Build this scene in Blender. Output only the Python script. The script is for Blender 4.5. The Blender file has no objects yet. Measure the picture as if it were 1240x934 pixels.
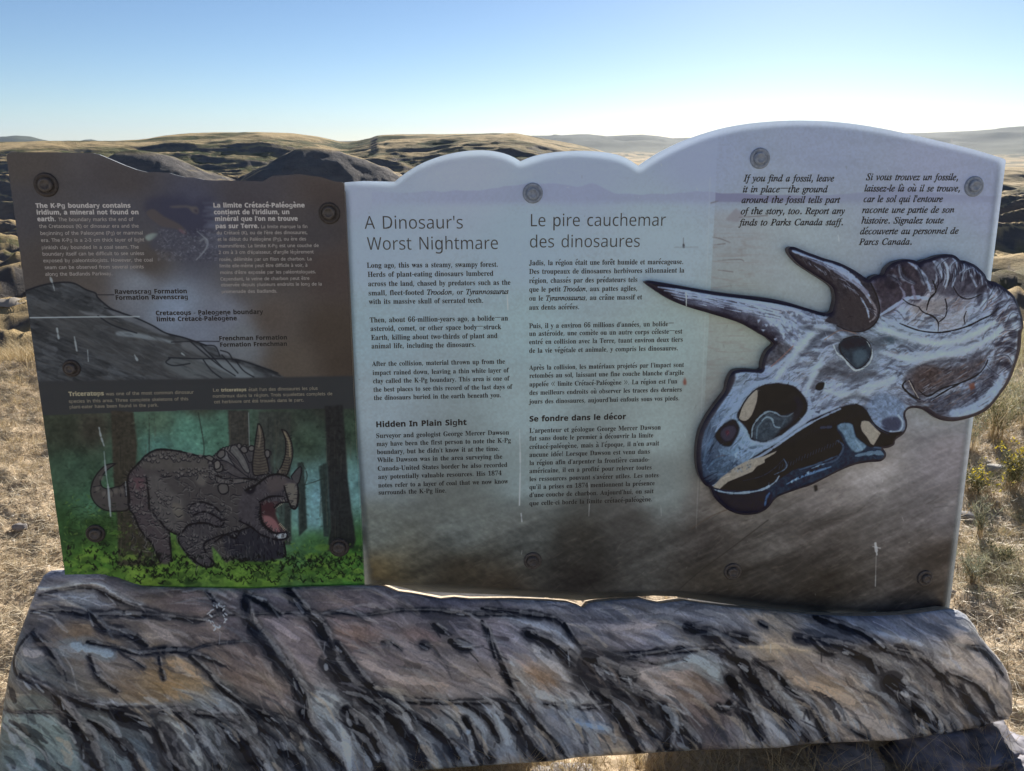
import bpy, bmesh, math, random, os
import numpy as np
from mathutils import Vector, Matrix
from mathutils.geometry import delaunay_2d_cdt
random.seed(7); RNG = np.random.default_rng(11)
S = bpy.context.scene
C = S.collection
# ------------------------------------------------------------------ camera
FPX = 932.0; CX, CY = 620.0, 467.0            # focal length and centre in photograph pixels (1240 wide)
PITCH = math.atan(297.0/FPX)
EYE = np.array([0.0, 0.0, 1.56])
cam = bpy.data.cameras.new('camera'); cam.sensor_width = 36.0; cam.lens = 36.0*FPX/1240.0
cam.clip_start = 0.05; cam.clip_end = 40000
camo = bpy.data.objects.new('camera', cam); C.objects.link(camo); S.camera = camo
camo.location = EYE; camo.rotation_euler = (math.pi/2-PITCH, 0, 0)
# ------------------------------------------------------------------ sky and sun
SUN_EL, SUN_AZ = math.radians(20.5), math.radians(20)      # azimuth clockwise from +Y (straight ahead)
W = bpy.data.worlds.new('World'); S.world = W; W.use_nodes = True
wn = W.node_tree.nodes; wl = W.node_tree.links
sky = wn.new('ShaderNodeTexSky'); sky.sky_type = 'NISHITA'; sky.sun_disc = False
sky.sun_elevation = SUN_EL; sky.sun_rotation = SUN_AZ
sky.altitude = 2900; sky.air_density = 1.0; sky.dust_density = 0.95; sky.ozone_density = 3.0
wn['Background'].inputs['Strength'].default_value = 0.05
wl.new(sky.outputs[0], wn['Background'].inputs['Color'])
sl = bpy.data.lights.new('sun', 'SUN'); sl.energy = 5.0; sl.angle = math.radians(0.55); sl.color = (1.0, 0.95, 0.88)
so = bpy.data.objects.new('sun', sl); C.objects.link(so)
sdir = Vector((math.cos(SUN_EL)*math.sin(SUN_AZ), math.cos(SUN_EL)*math.cos(SUN_AZ), math.sin(SUN_EL)))
so.rotation_euler = sdir.to_track_quat('Z', 'Y').to_euler(); so.location = (2, 4, 8)
S.view_settings.view_transform = 'Standard'; S.view_settings.look = 'None'
S.view_settings.exposure = 1.08; S.view_settings.gamma = 1.0
S.cycles.max_bounces = 6; S.cycles.transparent_max_bounces = 6; S.cycles.volume_bounces = 0
# ------------------------------------------------------------------ helpers
def tag(o, label=None, cat=None, group=None, kind=None):
    if label: o['label'] = label
    if cat: o['category'] = cat
    if group: o['group'] = group
    if kind: o['kind'] = kind
    return o
def empty(name, loc):
    o = bpy.data.objects.new(name, None); o.location = loc; o.empty_display_size = 0.1; C.objects.link(o); return o
def mesh_obj(name, verts, faces, mat=None, parent=None, smooth=False):
    me = bpy.data.meshes.new(name)
    me.from_pydata([tuple(v) for v in verts], [], [tuple(f) for f in faces]); me.update()
    if mat: me.materials.append(mat)
    if smooth: me.polygons.foreach_set('use_smooth', [True]*len(me.polygons))
    o = bpy.data.objects.new(name, me); C.objects.link(o)
    if parent:
        o.parent = parent
        o.matrix_parent_inverse = Matrix.Translation(-Vector(parent.location)) if parent.type == 'EMPTY' else Matrix()
    return o
def fast_mesh(name, V, F, mat=None, smooth=False):
    """V (n,3) array, F (m,k) array of equal sized faces"""
    me = bpy.data.meshes.new(name); n, m, k = len(V), len(F), F.shape[1]
    me.vertices.add(n); me.vertices.foreach_set('co', np.asarray(V, dtype=np.float32).ravel())
    me.loops.add(m*k); me.loops.foreach_set('vertex_index', np.asarray(F, dtype=np.int32).ravel())
    me.polygons.add(m); me.polygons.foreach_set('loop_start', np.arange(0, m*k, k, dtype=np.int32))
    if smooth: me.polygons.foreach_set('use_smooth', np.ones(m, dtype=bool))
    me.update(calc_edges=True)
    if mat: me.materials.append(mat)
    o = bpy.data.objects.new(name, me); C.objects.link(o); return o
def hsh(ix, iy, seed):
    h = (ix.astype(np.int64)*374761393 + iy.astype(np.int64)*668265263 + seed*1274126177) & 0xffffffff
    h = ((h ^ (h >> 13))*1274126177) & 0xffffffff
    h = h ^ (h >> 16)
    return (h & 0xffff)/65535.0
def vnoise(x, y, seed=0):
    x = np.asarray(x, float); y = np.asarray(y, float)
    x0 = np.floor(x); y0 = np.floor(y); fx = x-x0; fy = y-y0
    fx = fx*fx*(3-2*fx); fy = fy*fy*(3-2*fy)
    ix = x0.astype(np.int64); iy = y0.astype(np.int64)
    a = hsh(ix, iy, seed); b = hsh(ix+1, iy, seed); c = hsh(ix, iy+1, seed); d = hsh(ix+1, iy+1, seed)
    return (a+(b-a)*fx)*(1-fy)+(c+(d-c)*fx)*fy
def fbm(x, y, o=4, seed=0, gain=0.5):
    s = 0; a = 1.0; t = 0
    for i in range(o):
        s = s+a*vnoise(x*2**i+17.3*i, y*2**i-9.1*i, seed+i); t += a; a *= gain
    return s/t
def ridged(x, y, o=4, seed=0):
    s = 0; a = 1.0; t = 0
    for i in range(o):
        n = 1-np.abs(2*vnoise(x*2**i+7.7*i, y*2**i+3.1*i, seed+i)-1)
        s = s+a*n*n; t += a; a *= 0.5
    return s/t
def sstep(a, b, x):
    t = np.clip((x-a)/(b-a), 0, 1); return t*t*(3-2*t)
def s2l(c):
    c = np.clip(np.asarray(c, float), 0, 1)
    return np.where(c <= 0.04045, c/12.92, ((c+0.055)/1.055)**2.4)
# --- photograph pixel -> view ray (used to measure the plane shapes off the photograph)
cp, sp = math.cos(PITCH), math.sin(PITCH)
def ray(x, y):
    a = (x-CX)/FPX; b = (CY-y)/FPX
    return np.array([a, cp+b*sp, -sp+b*cp])
class Plane:
    """a real plane in the place: origin O, unit axes E (along), V (up), N (towards the viewer)"""
    def __init__(s, O, E, V):
        E = np.array(E, float); E /= np.linalg.norm(E)
        V = np.array(V, float); V -= E*np.dot(V, E); V /= np.linalg.norm(V)
        s.O = np.array(O, float); s.E = E; s.V = V; s.N = np.cross(E, V)
    def uv(s, x, y):
        d = ray(x, y); t = np.dot(s.O-EYE, s.N)/np.dot(d, s.N)
        p = EYE+d*t-s.O
        return (float(np.dot(p, s.E)), float(np.dot(p, s.V)))
    def P(s, u, v, n=0.0):
        return s.O+s.E*u+s.V*v+s.N*n
    def uvs(s, pts): return [s.uv(*p) for p in pts]
SIGN = Plane(EYE+ray(640, 440)*1.86, (0.9963, 0.0863, -0.0052), (-0.005, 0.092, 0.996))
def crv(pts, n=6, closed=False):
    """Catmull-Rom resampling"""
    P = [np.array(p, float) for p in pts]; out = []; m = len(P)
    if m < 3 and not closed:
        return [tuple(P[0]+(P[-1]-P[0])*i/n) for i in range(n+1)]
    rng = range(m) if closed else range(m-1)
    for i in rng:
        if closed: p0, p1, p2, p3 = P[(i-1) % m], P[i], P[(i+1) % m], P[(i+2) % m]
        else: p0, p1, p2, p3 = P[max(i-1, 0)], P[i], P[i+1], P[min(i+2, m-1)]
        for k in range(n):
            t = k/n
            out.append(tuple(0.5*((2*p1)+(-p0+p2)*t+(2*p0-5*p1+4*p2-p3)*t*t+(-p0+3*p1-3*p2+p3)*t**3)))
    if not closed: out.append(tuple(P[-1]))
    return out
# ------------------------------------------------------------------ painting (flat print and brushwork on the boards)
VEIL = np.array([.021, .018, .011])     # the gloss coat over the paint adds a little light of its own; the pigments are that much deeper
def crop(x0, y0, s):
    """coordinates measured in an enlarged cut-out of the photograph -> photograph pixels"""
    return lambda pts: [(x0+a/s, y0+b/s) for a, b in pts]
class Canvas:
    def __init__(s, plane, pxbox, width):
        us = plane.uvs([(pxbox[0], pxbox[1]), (pxbox[2], pxbox[1]), (pxbox[0], pxbox[3]), (pxbox[2], pxbox[3])])
        s.u0 = min(u for u, v in us); s.u1 = max(u for u, v in us)
        s.v0 = min(v for u, v in us); s.v1 = max(v for u, v in us)
        s.pl = plane; s.k = width/(s.u1-s.u0); s.W = width; s.H = int((s.v1-s.v0)*s.k)
        s.img = np.zeros((s.H, s.W, 3), np.float32)
        c = plane.uvs([(640, 440), (641, 440)]); s.ppx = (c[1][0]-c[0][0])*s.k    # texels per photograph pixel
        # homography texel -> photograph pixel, for gradients laid out in photograph units
        jj, ii = np.meshgrid(np.arange(s.W), np.arange(s.H))
        u = s.u0+jj/s.k; v = s.v0+ii/s.k
        P = plane.O[None, None]+u[..., None]*plane.E+v[..., None]*plane.V-EYE
        d = P[..., 1]*cp-P[..., 2]*sp
        s.X = (CX+FPX*P[..., 0]/d).astype(np.float32)
        s.Y = (CY-FPX*(P[..., 1]*sp+P[..., 2]*cp)/d).astype(np.float32)
    def t(s, p):
        u, v = s.pl.uv(*p); return ((u-s.u0)*s.k, (v-s.v0)*s.k)
    def guide(s, samples, power=2.6, img=True):
        st = 8
        X = s.X[::st, ::st]; Y = s.Y[::st, ::st]
        num = 0; den = 0
        for q in samples:
            w = 1.0/((X-q[0])**2+(Y-q[1])**2+60)**(power/2)
            num = num+w[..., None]*np.array(q[2], float).reshape(1, 1, -1); den = den+w
        g = num/den[..., None]
        yi = np.arange(s.H)/st; xi = np.arange(s.W)/st
        y0 = np.minimum(yi.astype(int), g.shape[0]-1); y1 = np.minimum(y0+1, g.shape[0]-1); fy = (yi-y0)[:, None, None]
        x0 = np.minimum(xi.astype(int), g.shape[1]-1); x1 = np.minimum(x0+1, g.shape[1]-1); fx = (xi-x0)[None, :, None]
        r = (g[y0][:, x0]*(1-fx)+g[y0][:, x1]*fx)*(1-fy)+(g[y1][:, x0]*(1-fx)+g[y1][:, x1]*fx)*fy
        if img: s.img[:] = r/255.0
        return r
    def blur(s, m, r):
        r = int(round(r))
        if r < 1: return m
        for ax in (0, 1):
            for _ in range(2):
                c = np.cumsum(np.pad(m, [(r+1, r) if a == ax else (0, 0) for a in (0, 1)], mode='edge'), axis=ax)
                n = m.shape[ax]
                m = (np.take(c, range(2*r+1, 2*r+1+n), axis=ax)-np.take(c, range(0, n), axis=ax))/(2*r+1)
        return m
    def mask(s, pts, soft=1.0):
        T = np.array([s.t(p) for p in pts]); m = soft*s.ppx+3
        x0 = max(int(T[:, 0].min()-m), 0); x1 = min(int(T[:, 0].max()+m)+1, s.W)
        y0 = max(int(T[:, 1].min()-m), 0); y1 = min(int(T[:, 1].max()+m)+1, s.H)
        if x1 <= x0 or y1 <= y0: return None
        xs = np.arange(x0, x1)+0.5; out = np.zeros((y1-y0, x1-x0), np.float32)
        n = len(T)
        for sub in (0.25, 0.75):
            for r in range(y0, y1):
                y = r+sub; xc = []
                a = T; b = np.roll(T, -1, axis=0)
                c = (a[:, 1] <= y) != (b[:, 1] <= y)
                if not c.any(): continue
                xx = np.sort(a[c, 0]+(y-a[c, 1])/(b[c, 1]-a[c, 1])*(b[c, 0]-a[c, 0]))
                for i in range(0, len(xx)-1, 2):
                    out[r-y0] += 0.5*np.clip(np.minimum(xs+0.5, xx[i+1])-np.maximum(xs-0.5, xx[i]), 0, 1)
        return (slice(y0, y1), slice(x0, x1)), s.blur(out, soft*s.ppx*0.6)
    def poly(s, pts, col, alpha=1.0, soft=0.5, smooth=0, tex=0.0):
        if smooth: pts = crv(pts, smooth, True)
        r = s.mask(pts, soft)
        if r is None: return
        sl, m = r; m = (m*alpha)[..., None]
        c = np.array(col, np.float32)/255.0
        if tex:
            n = fbm(s.X[sl]/3.0, s.Y[sl]/3.0, 3, 5)-0.5
            c = c*(1+tex*n[..., None]*2)
        s.img[sl] = s.img[sl]*(1-m)+c*m
    def stroke(s, pts, w, col, alpha=1.0, soft=0.7, n=6, taper=0.0, rough=0.0):
        Q = crv(pts, n) if len(pts) > 2 else crv(pts, 3)
        T = np.array([s.t(p) for p in Q]); L = len(T); wd = w*s.ppx*0.5
        m = wd+soft*s.ppx+2
        x0 = max(int(T[:, 0].min()-m), 0); x1 = min(int(T[:, 0].max()+m)+1, s.W)
        y0 = max(int(T[:, 1].min()-m), 0); y1 = min(int(T[:, 1].max()+m)+1, s.H)
        if x1 <= x0 or y1 <= y0: return
        cov = np.zeros((y1-y0, x1-x0), np.float32)
        for i in range(L-1):
            a, b = T[i], T[i+1]; f = (i+0.5)/L
            ww = wd*(1-taper*abs(2*f-1)**1.5)
            if rough: ww *= 1+rough*random.uniform(-1, 1)
            mm = ww+soft*s.ppx+2
            i0 = max(int(min(a[0], b[0])-mm), x0); i1 = min(int(max(a[0], b[0])+mm)+1, x1)
            j0 = max(int(min(a[1], b[1])-mm), y0); j1 = min(int(max(a[1], b[1])+mm)+1, y1)
            if i1 <= i0 or j1 <= j0: continue
            xx = np.arange(i0, i1)[None]+0.5-a[0]; yy = np.arange(j0, j1)[:, None]+0.5-a[1]
            d = b-a; L2 = max(d[0]**2+d[1]**2, 1e-6)
            tt = np.clip((xx*d[0]+yy*d[1])/L2, 0, 1)
            ds = np.sqrt((xx-tt*d[0])**2+(yy-tt*d[1])**2)
            cc = np.clip((ww-ds)/(soft*s.ppx)+0.5, 0, 1)
            v = cov[j0-y0:j1-y0, i0-x0:i1-x0]; np.maximum(v, cc, out=v)
        mk = (cov*alpha)[..., None]; sl = (slice(y0, y1), slice(x0, x1))
        s.img[sl] = s.img[sl]*(1-mk)+(np.array(col, np.float32)/255.0)*mk
    def dabs(s, n, box, angle, length, width, jit=0.12, alpha=0.6, within=None, colour=None, spread=0.35, shift=6):
        """brush dabs that pick up the colour under them (jittered) and follow an angle field (radians, image sense)"""
        for _ in range(n):
            x = random.uniform(box[0], box[2]); y = random.uniform(box[1], box[3])
            tx, ty = s.t((x+random.uniform(-shift, shift), y+random.uniform(-shift, shift)*0.5))
            ix, iy = int(tx), int(ty)
            if not (0 <= ix < s.W and 0 <= iy < s.H): continue
            if within is not None and within[iy, ix] < 0.5: continue
            c = s.img[iy, ix]*255.0 if colour is None else np.array(colour, float)
            c = c*(1+random.gauss(0, jit))+random.gauss(0, jit*12)*np.array([-0.3, 0, 1.0])
            a = (angle(x, y) if callable(angle) else angle)+random.gauss(0, spread)
            l = length*random.uniform(0.4, 1.5); w = width*random.uniform(0.4, 1.5)
            k = random.uniform(-0.25, 0.25)*l
            dx, dy = math.cos(a)*l/2, math.sin(a)*l/2
            s.stroke([(x-dx, y-dy), (x-dy*k/l, y+dx*k/l), (x+dx, y+dy)], w, np.clip(c, 0, 255), alpha*random.uniform(0.5, 1), 0.7, 2, 0.7)
    def grain(s, amt, sx=2.0, sy=2.0, o=3, seed=3, box=None):
        n = fbm(s.X/sx, s.Y/sy, o, seed)-0.5
        s.img *= (1+amt*2*n[..., None])
    def image(s, name, gain):
        lin = s2l(s.img)*np.array(gain, float)[None, None]
        c = lin*1.04-VEIL; mx_ = c.max(2, keepdims=True); c = c*np.minimum(1, .90/np.maximum(mx_, .01))**.7
        c = np.clip(c, [.006, .0065, .009], 0.92)
        c = np.where(c <= 0.0031308, c*12.92, 1.055*c**(1/2.4)-0.055)
        im = bpy.data.images.new(name, s.W, s.H)
        px = np.ones((s.H, s.W, 4), np.float32); px[..., :3] = c
        if getattr(s, 'alpha', None) is not None: px[..., 3] = s.alpha; im.alpha_mode = 'CHANNEL_PACKED'
        im.pixels.foreach_set(px.ravel()); im.update(); im.pack()
        return im
    def texuv(s, u, v): return ((u-s.u0)*s.k/s.W, (v-s.v0)*s.k/s.H)
# ------------------------------------------------------------------ artwork of the two panels
GAIN_PANEL = (3.0, 3.0, 2.8); GAIN_BASE = (3.4, 3.35, 3.0); GAIN_SKULL = (2.3, 2.65, 2.55)
def art_panels():
    cv = Canvas(SIGN, (0, 140, 1225, 770), 2048)
    # -- main panel: pale sky blue running down into dark stormy ground
    G = [(430,230,(118,132,158)),(560,195,(122,136,160)),(700,195,(116,132,160)),(850,180,(112,127,158)),(1000,165,(112,126,155)),(1150,190,(116,128,158)),
         (1200,230,(112,125,155)),(450,300,(115,134,156)),(640,300,(114,135,156)),(800,300,(116,136,154)),(960,300,(118,135,150)),(1150,320,(112,130,152)),
         (450,400,(110,132,148)),(640,400,(112,135,148)),(800,420,(112,133,142)),(900,400,(116,134,140)),(1150,480,(110,122,138)),
         (450,500,(114,132,147)),(640,500,(114,134,145)),(800,520,(112,130,138)),(900,520,(106,112,116)),(1050,560,(110,113,121)),(1150,560,(102,104,116)),
         (450,570,(106,122,136)),(640,580,(103,120,128)),(800,590,(92,104,110)),(870,600,(80,81,84)),(1000,600,(86,87,92)),(1150,620,(80,82,90)),
         (450,640,(88,96,96)),(560,640,(82,90,92)),(640,640,(70,76,78)),(760,640,(56,58,60)),(860,650,(56,56,58)),(1000,650,(56,56,58)),(1150,680,(52,50,50)),
         (450,700,(70,64,48)),(560,700,(52,49,42)),(700,700,(36,35,34)),(860,710,(40,39,37)),(1000,720,(40,39,37)),(1140,730,(38,37,37)),
         (1100,430,(112,128,148)),(1180,400,(110,126,150)),(700,660,(46,47,46)),(600,720,(46,42,36)),(450,740,(66,60,44)),(900,760,(36,35,34))]
    cv.guide(G, 3.2)
    X, Y = cv.X, cv.Y
    seam = np.interp(Y, [150,164,244,429,620,760], [869.5,869,865.5,856,846,838])
    right = (X > seam).astype(np.float32)
    # cloudy streaks rising to the right
    xr = X*0.9+Y*0.45; yr = Y*0.9-X*0.45
    n1 = fbm(xr/60, (Y+X*0.35)/14, 5, 31)-0.5; n2 = fbm(X/45, Y/9, 4, 41)-0.5; n3 = ridged(xr/26, (Y+X*0.4)/9, 4, 51)-0.45
    low = sstep(560, 680, Y)
    cv.img *= (1+(n1*0.75*low+n2*0.05*(1-low)+n3*0.20*low*sstep(520, 700, X))[..., None])
    n5 = fbm(xr/9, yr/3.6, 4, 33)-.5; n6 = fbm(X/5, Y/3.5, 4, 34)-.5
    cv.img *= (1+((n5*.34+n6*.26)*np.maximum(low, right*sstep(440, 540, Y)*.6))[..., None])
    cv.img *= (1-.10*sstep(600, 690, Y)*sstep(600, 760, X))[..., None]
    upr = right*sstep(460, 560, Y)
    cv.img *= (1+((n1*0.35+n3*0.16)*upr)[..., None])
    cv.grain(0.05, 2.2, 2.2, 2, 8)
    # faint far hills across the top of the print
    base = 244-0.004*(X-640)
    h = 12*np.exp(-((X-660)/55)**2)+13*np.exp(-((X-720)/16)**2)*0.6+5*np.exp(-((X-850)/30)**2)+6*fbm(X/30, X*0, 3, 61)-1+6*np.exp(-((X-560)/120)**2)+9*np.exp(-((X-1090)/40)**2)
    top = 238-h
    mk = (sstep(0, 2.0, Y-top)*(1-sstep(base-3, base+9, Y))*(X > 450)).astype(np.float32)
    hill = np.array((100,110,142), np.float32)/255; hill2 = np.array((84,86,120), np.float32)/255
    a = (mk*(0.60-0.35*sstep(560,450,X)))[..., None]; cv.img[:] = cv.img*(1-a)+hill*a
    b = (sstep(0, 1.0, Y-(236.5-0.6*h))*(1-sstep(244, 246, Y))*right*sstep(1010, 930, X))[..., None]*0.5
    cv.img[:] = cv.img*(1-b)+hill2*b
    # right of the seam the photograph on the panel is not veiled: slightly darker, warm desert floor with streaks
    st = np.clip(ridged(X/34, Y/5.0, 4, 71)-0.50, 0, 1)*2*sstep(250, 300, Y)*(1-sstep(960, 900, -X+1860))
    k = (right*np.clip(st, 0, 1)*0.50*sstep(985, 880, X)*sstep(560,400,Y))[..., None]
    cv.img[:] = cv.img*(1-k)+np.array((92,88,96), np.float32)/255*k
    k = (right*sstep(250, 262, Y)*sstep(1000, 870, X)*sstep(700,300,Y))[..., None]*0.16
    cv.img[:] = cv.img*(1-k)+np.array((118,106,100), np.float32)/255*k
    cv.img *= (1-0.05*right[..., None]*sstep(600,500,Y)[..., None])
    d = crop(770, 130, 2.638)
    cv.poly(d([(285,360),(320,322),(345,345),(325,368)]), (96,98,112), 0.6, 1.5)
    for p in [[(245,415),(270,420),(300,432)],[(250,440),(285,436)],[(262,490),(330,486),(345,492)],[(262,520),(310,526)],[(330,352),(420,346)],[(262,300),(240,306)]]:
        cv.stroke(d(p), 1.2, (70,66,74), 0.7, 1.2, 4, 0.8)
    cv.stroke([(860,215),(856,330),(850,480),(843,640)], 1.0, (140,150,160), 0.25, 1.0)
    # a faint diagonal track low on the right, a lighter plume
    cv.stroke([(838,640),(862,625),(900,610),(935,596),(975,585)], 1.2, (60,54,50), 0.8, 1.2)
    cv.stroke([(822,714),(850,690),(880,668),(930,630)], 1.3, (30,29,28), 0.7, 1.2)
    for _ in range(900):
        x = random.uniform(560, 1150); y = random.uniform(590, 745)
        if x < 846 and y < 650: continue
        lt = random.random() < 0.5
        l = random.uniform(4, 18); a = random.gauss(-0.45, 0.25)
        cv.stroke([(x, y), (x+l*math.cos(a), y+l*math.sin(a))], random.uniform(0.5, 2.2), (104,100,96) if lt else (26,25,25), random.uniform(0.04, 0.22), 1.5, 2, 0.8)
    for _ in range(500):
        x = random.uniform(852, 1160); y = random.uniform(430, 640)
        l = random.uniform(6, 26); a = random.gauss(-0.30, 0.2)
        cv.stroke([(x, y), (x+l*math.cos(a), y+l*math.sin(a))], random.uniform(0.8, 3), (150,148,150) if random.random() < .5 else (70,68,70), random.uniform(0.03, 0.13), 2, 2, 0.8)
    # little standing figure in the print, rust drips, scratches
    e = crop(620, 160, 3.892)
    cv.poly(e([(804,530),(809,524),(814,532),(813,548),(805,548)]), (40,44,54), 0.95, 0.5)
    cv.stroke(e([(808,545),(808,500)]), 0.9, (60,66,80), 0.7); cv.stroke(e([(765,544),(875,542)]), 1.3, (92,108,122), 0.6, 1.5)
    f = crop(620, 370, 3.737)
    cv.poly(f([(782,325),(790,345),(788,360),(776,360),(774,345)]), (88,52,46), 0.9, 0.7)
    g = crop(820, 560, 2.952)
    cv.poly(g([(488,82),(500,82),(502,100),(492,105)]), (14,14,16), 1, 0.6)
    scr = (150,160,172)
    for p, w, al in [([(629,520),(630,560),(629,612)], 1.3, .8), ([(631,622),(632,632)], 1.6, .7), ([(614,352),(615,375)], 2.0, .8), ([(713,585),(714,600),(713,625)], .9, .55), ([(1060,658),(1062,672)], 3.0, .75), ([(1061,672),(1060,710)], 1.2, .6),
                     ([(1015,285),(1016,292)], 1.2, .6), ([(1057,662),(1066,664)], 1.6, .6), ([(1055,742),(1060,741)], 2, .7), ([(800,612),(801,625)], 0.7, 0.4)]:
        cv.stroke(p, w, scr, al, 0.7, 4, 0.4, 0.5)
    for _ in range(120):
        x = random.uniform(430, 1190); y = random.uniform(170, 720)
        cv.stroke([(x, y), (x+random.uniform(-2, 2), y+random.uniform(0, 5))], random.uniform(0.4, 1.0), (60,66,74) if random.random() < .6 else (165,172,180), random.uniform(0.15, 0.45), 0.7, 2)
    main = cv.img.copy()
    # ================= left panel ======================================
    G = [(30,200,(66,58,56)),(150,215,(62,55,56)),(300,230,(60,54,58)),(400,230,(64,54,52)),(30,250,(62,57,60)),(150,260,(64,60,66)),(230,260,(60,58,72)),(380,280,(60,54,56)),
         (60,330,(64,56,54)),(180,320,(66,58,56)),(240,300,(62,60,70)),(330,330,(62,55,54)),(400,330,(60,50,48)),(100,345,(70,62,60)),(170,345,(104,104,114)),(210,370,(112,118,136)),
         (270,385,(96,96,108)),(240,400,(98,100,114)),(330,385,(72,62,58)),(400,400,(60,50,44)),(350,440,(74,64,58)),(420,440,(58,48,42)),(290,415,(92,92,98)),(150,430,(60,60,62)),(300,340,(72,66,66))]
    cv.guide(G, 3.4)
    n = fbm(X/50, Y/40, 4, 91)-0.5
    cv.img *= (1+0.16*n[..., None]); cv.grain(0.06, 1.6, 1.6, 2, 92)
    # worker's arms and brush in the upper picture
    c = crop(150, 220, 7.787)
    cv.poly(c([(200,180),(330,140),(560,150),(640,200),(760,150),(830,190),(820,420),(700,520),(560,480),(400,420),(240,330)]), (46,44,58), 0.7, 7, 4)
    cv.poly(c([(210,290),(280,260),(380,330),(520,400),(590,470),(575,500),(500,455),(360,425),(250,350)]), (70,61,61), 0.85, 1.2, 3)
    cv.poly(c([(430,235),(560,225),(640,235),(690,240),(705,280),(690,305),(640,285),(600,245),(480,250)]), (78,70,70), 0.85, 1.0, 3)
    cv.poly(c([(655,265),(690,262),(698,290),(680,296)]), (44,40,52), 0.8, 0.6)
    cv.poly(c([(200,520),(260,490),(325,492),(290,535),(230,560)]), (112,118,116), 0.9, 1.0, 3)
    cv.poly(c([(520,440),(590,490),(570,500),(520,468)]), (96,66,76), 0.8, 0.8)
    cv.poly(c([(330,470),(420,440),(520,470),(640,560),(760,560),(880,600),(880,740),(700,730),(560,690),(430,660),(270,640),(250,580)]), (60,58,68), 0.75, 3, 3)
    for _ in range(700):
        x = random.uniform(190, 265); y = random.uniform(278, 316)
        cv.stroke([(x, y), (x+random.uniform(-3, 3), y+random.uniform(-2, 3))], random.uniform(.4, 1.0), random.choice([(120,118,130),(40,38,44),(90,86,98)]), random.uniform(.15, .5), .6, 2)
    cv.stroke(c([(690,470),(740,510),(790,560),(780,620),(730,690),(680,740)]), 1.6, (122,122,130), .7, 1.2, 6, .7)
    cv.stroke(c([(720,560),(760,540),(780,580)]), 2.2, (120,120,126), .5, 1.6)
    for _ in range(26):
        y = random.uniform(240, 300); cv.stroke([(252+random.uniform(-6, 4), y), (262+random.uniform(0, 14), y+random.uniform(-3, 3))], 2.2, (88,88,104), .25, 2.5, 2)
    # section through the hill
    r = crop(30, 310, 3.1)
    hill = [(-40,130),(5,130),(60,112),(120,100),(180,102),(230,128),(262,142),(275,160),(320,195),(360,212),(420,234),(480,262),(530,290),(600,308),(640,320),(680,336),(715,345),(730,368),(790,385),(850,400),(920,425),(975,456),(975,480),(-40,490)]
    cv.poly(r(hill), (54,54,58), 0.97, 0.8, 0, 0.10)
    hm_ = cv.mask(r(hill), .8); hx, hy = cv.X[hm_[0]], cv.Y[hm_[0]]; hn = fbm((hx*.9+hy*.4)/16, (hy*.9-hx*.35)/2.6, 5, 111)-.5; hk = (fbm(hx/20, hy/9, 4, 113) > .56)*.35
    cv.img[hm_[0]] *= (1+(hm_[1]*(hn*.9+hk*.5-.14))[..., None])
    cv.poly(r([(20,170),(120,180),(240,205),(330,240),(430,262),(520,300),(640,330),(700,400),(740,450),(600,470),(400,440),(200,330),(60,260)]), (64,62,64), 0.5, 4, 3)
    cv.poly(r([(345,285),(400,285),(480,302),(550,318),(560,330),(500,320),(420,308),(350,300)]), (112,116,124), 0.75, 1.2, 3)
    cv.poly(r([(300,190),(360,215),(470,255),(545,300),(480,285),(400,250),(330,222)]), (96,96,104), 0.6, 1.5, 3)
    cv.poly(r([(200,205),(260,215),(310,225),(300,232),(230,222)]), (98,98,104), 0.7, 1.0)
    cv.poly(r([(600,320),(670,345),(705,385),(660,375),(590,345)]), (92,92,98), 0.6, 1.5, 3)
    cv.poly(r([(520,400),(560,385),(640,388),(760,400),(850,425),(900,455),(740,462),(640,465),(540,430)]), (84,86,90), 0.6, 2, 3)
    cv.poly(r([(640,385),(780,400),(860,440),(820,465),(740,430)]), (118,122,130), 0.45, 1.5, 3)
    for _ in range(260):
        x = random.uniform(30, 720); f2 = np.interp(x, [0,200,400,600,750], [120,140,240,320,390]); y = random.uniform(f2+12, 465)
        l = random.uniform(20, 90); a = random.gauss(0.38, 0.15)
        cv.stroke(r([(x, y), (x+l*.5*math.cos(a), y+l*.5*math.sin(a)-3), (x+l*math.cos(a), y+l*math.sin(a))]), random.uniform(.5, 2.2), random.choice([(84,82,86),(36,36,40),(70,66,66)]), random.uniform(.12, .4), .8, 2, .8)
    dk = (24,24,28)
    cv.stroke(r([(2,132),(60,112),(120,101),(180,102),(230,127),(265,140),(275,158),(320,196),(360,213),(420,234),(480,262),(530,290),(600,308),(680,336)]), 1.6, dk, .95, .7)
    for p in [[(680,336),(715,340),(732,375)],[(735,355),(765,365),(780,390)],[(540,382),(640,386),(780,388),(850,405),(950,440)],[(545,385),(530,400),(560,412),(620,404)],[(660,335),(700,375),(740,418)],[(670,390),(700,430),(740,460)],[(790,390),(820,430),(860,455)],[(740,372),(800,440)],[(620,320),(720,404),(790,450)],[(300,195),(360,212)],[(275,225),(330,260),(420,290)]]:
        cv.stroke(r(p), 1.5, dk, .85, .7)
    cv.stroke(r([(20,232),(200,230),(430,228)]), 1.3, (140,142,148), .95, .5)
    cv.stroke(r([(275,146),(335,146)]), 1.0, (30,28,32), 1, .5); cv.stroke(r([(550,324),(640,321),(730,321)]), 1.0, (30,28,32), 1, .5)
    # dark caption band
    cv.poly([(40,462),(240,459),(440,455),(440,496),(240,497),(40,505)], (45,44,46), 0.97, 1.2)
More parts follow.
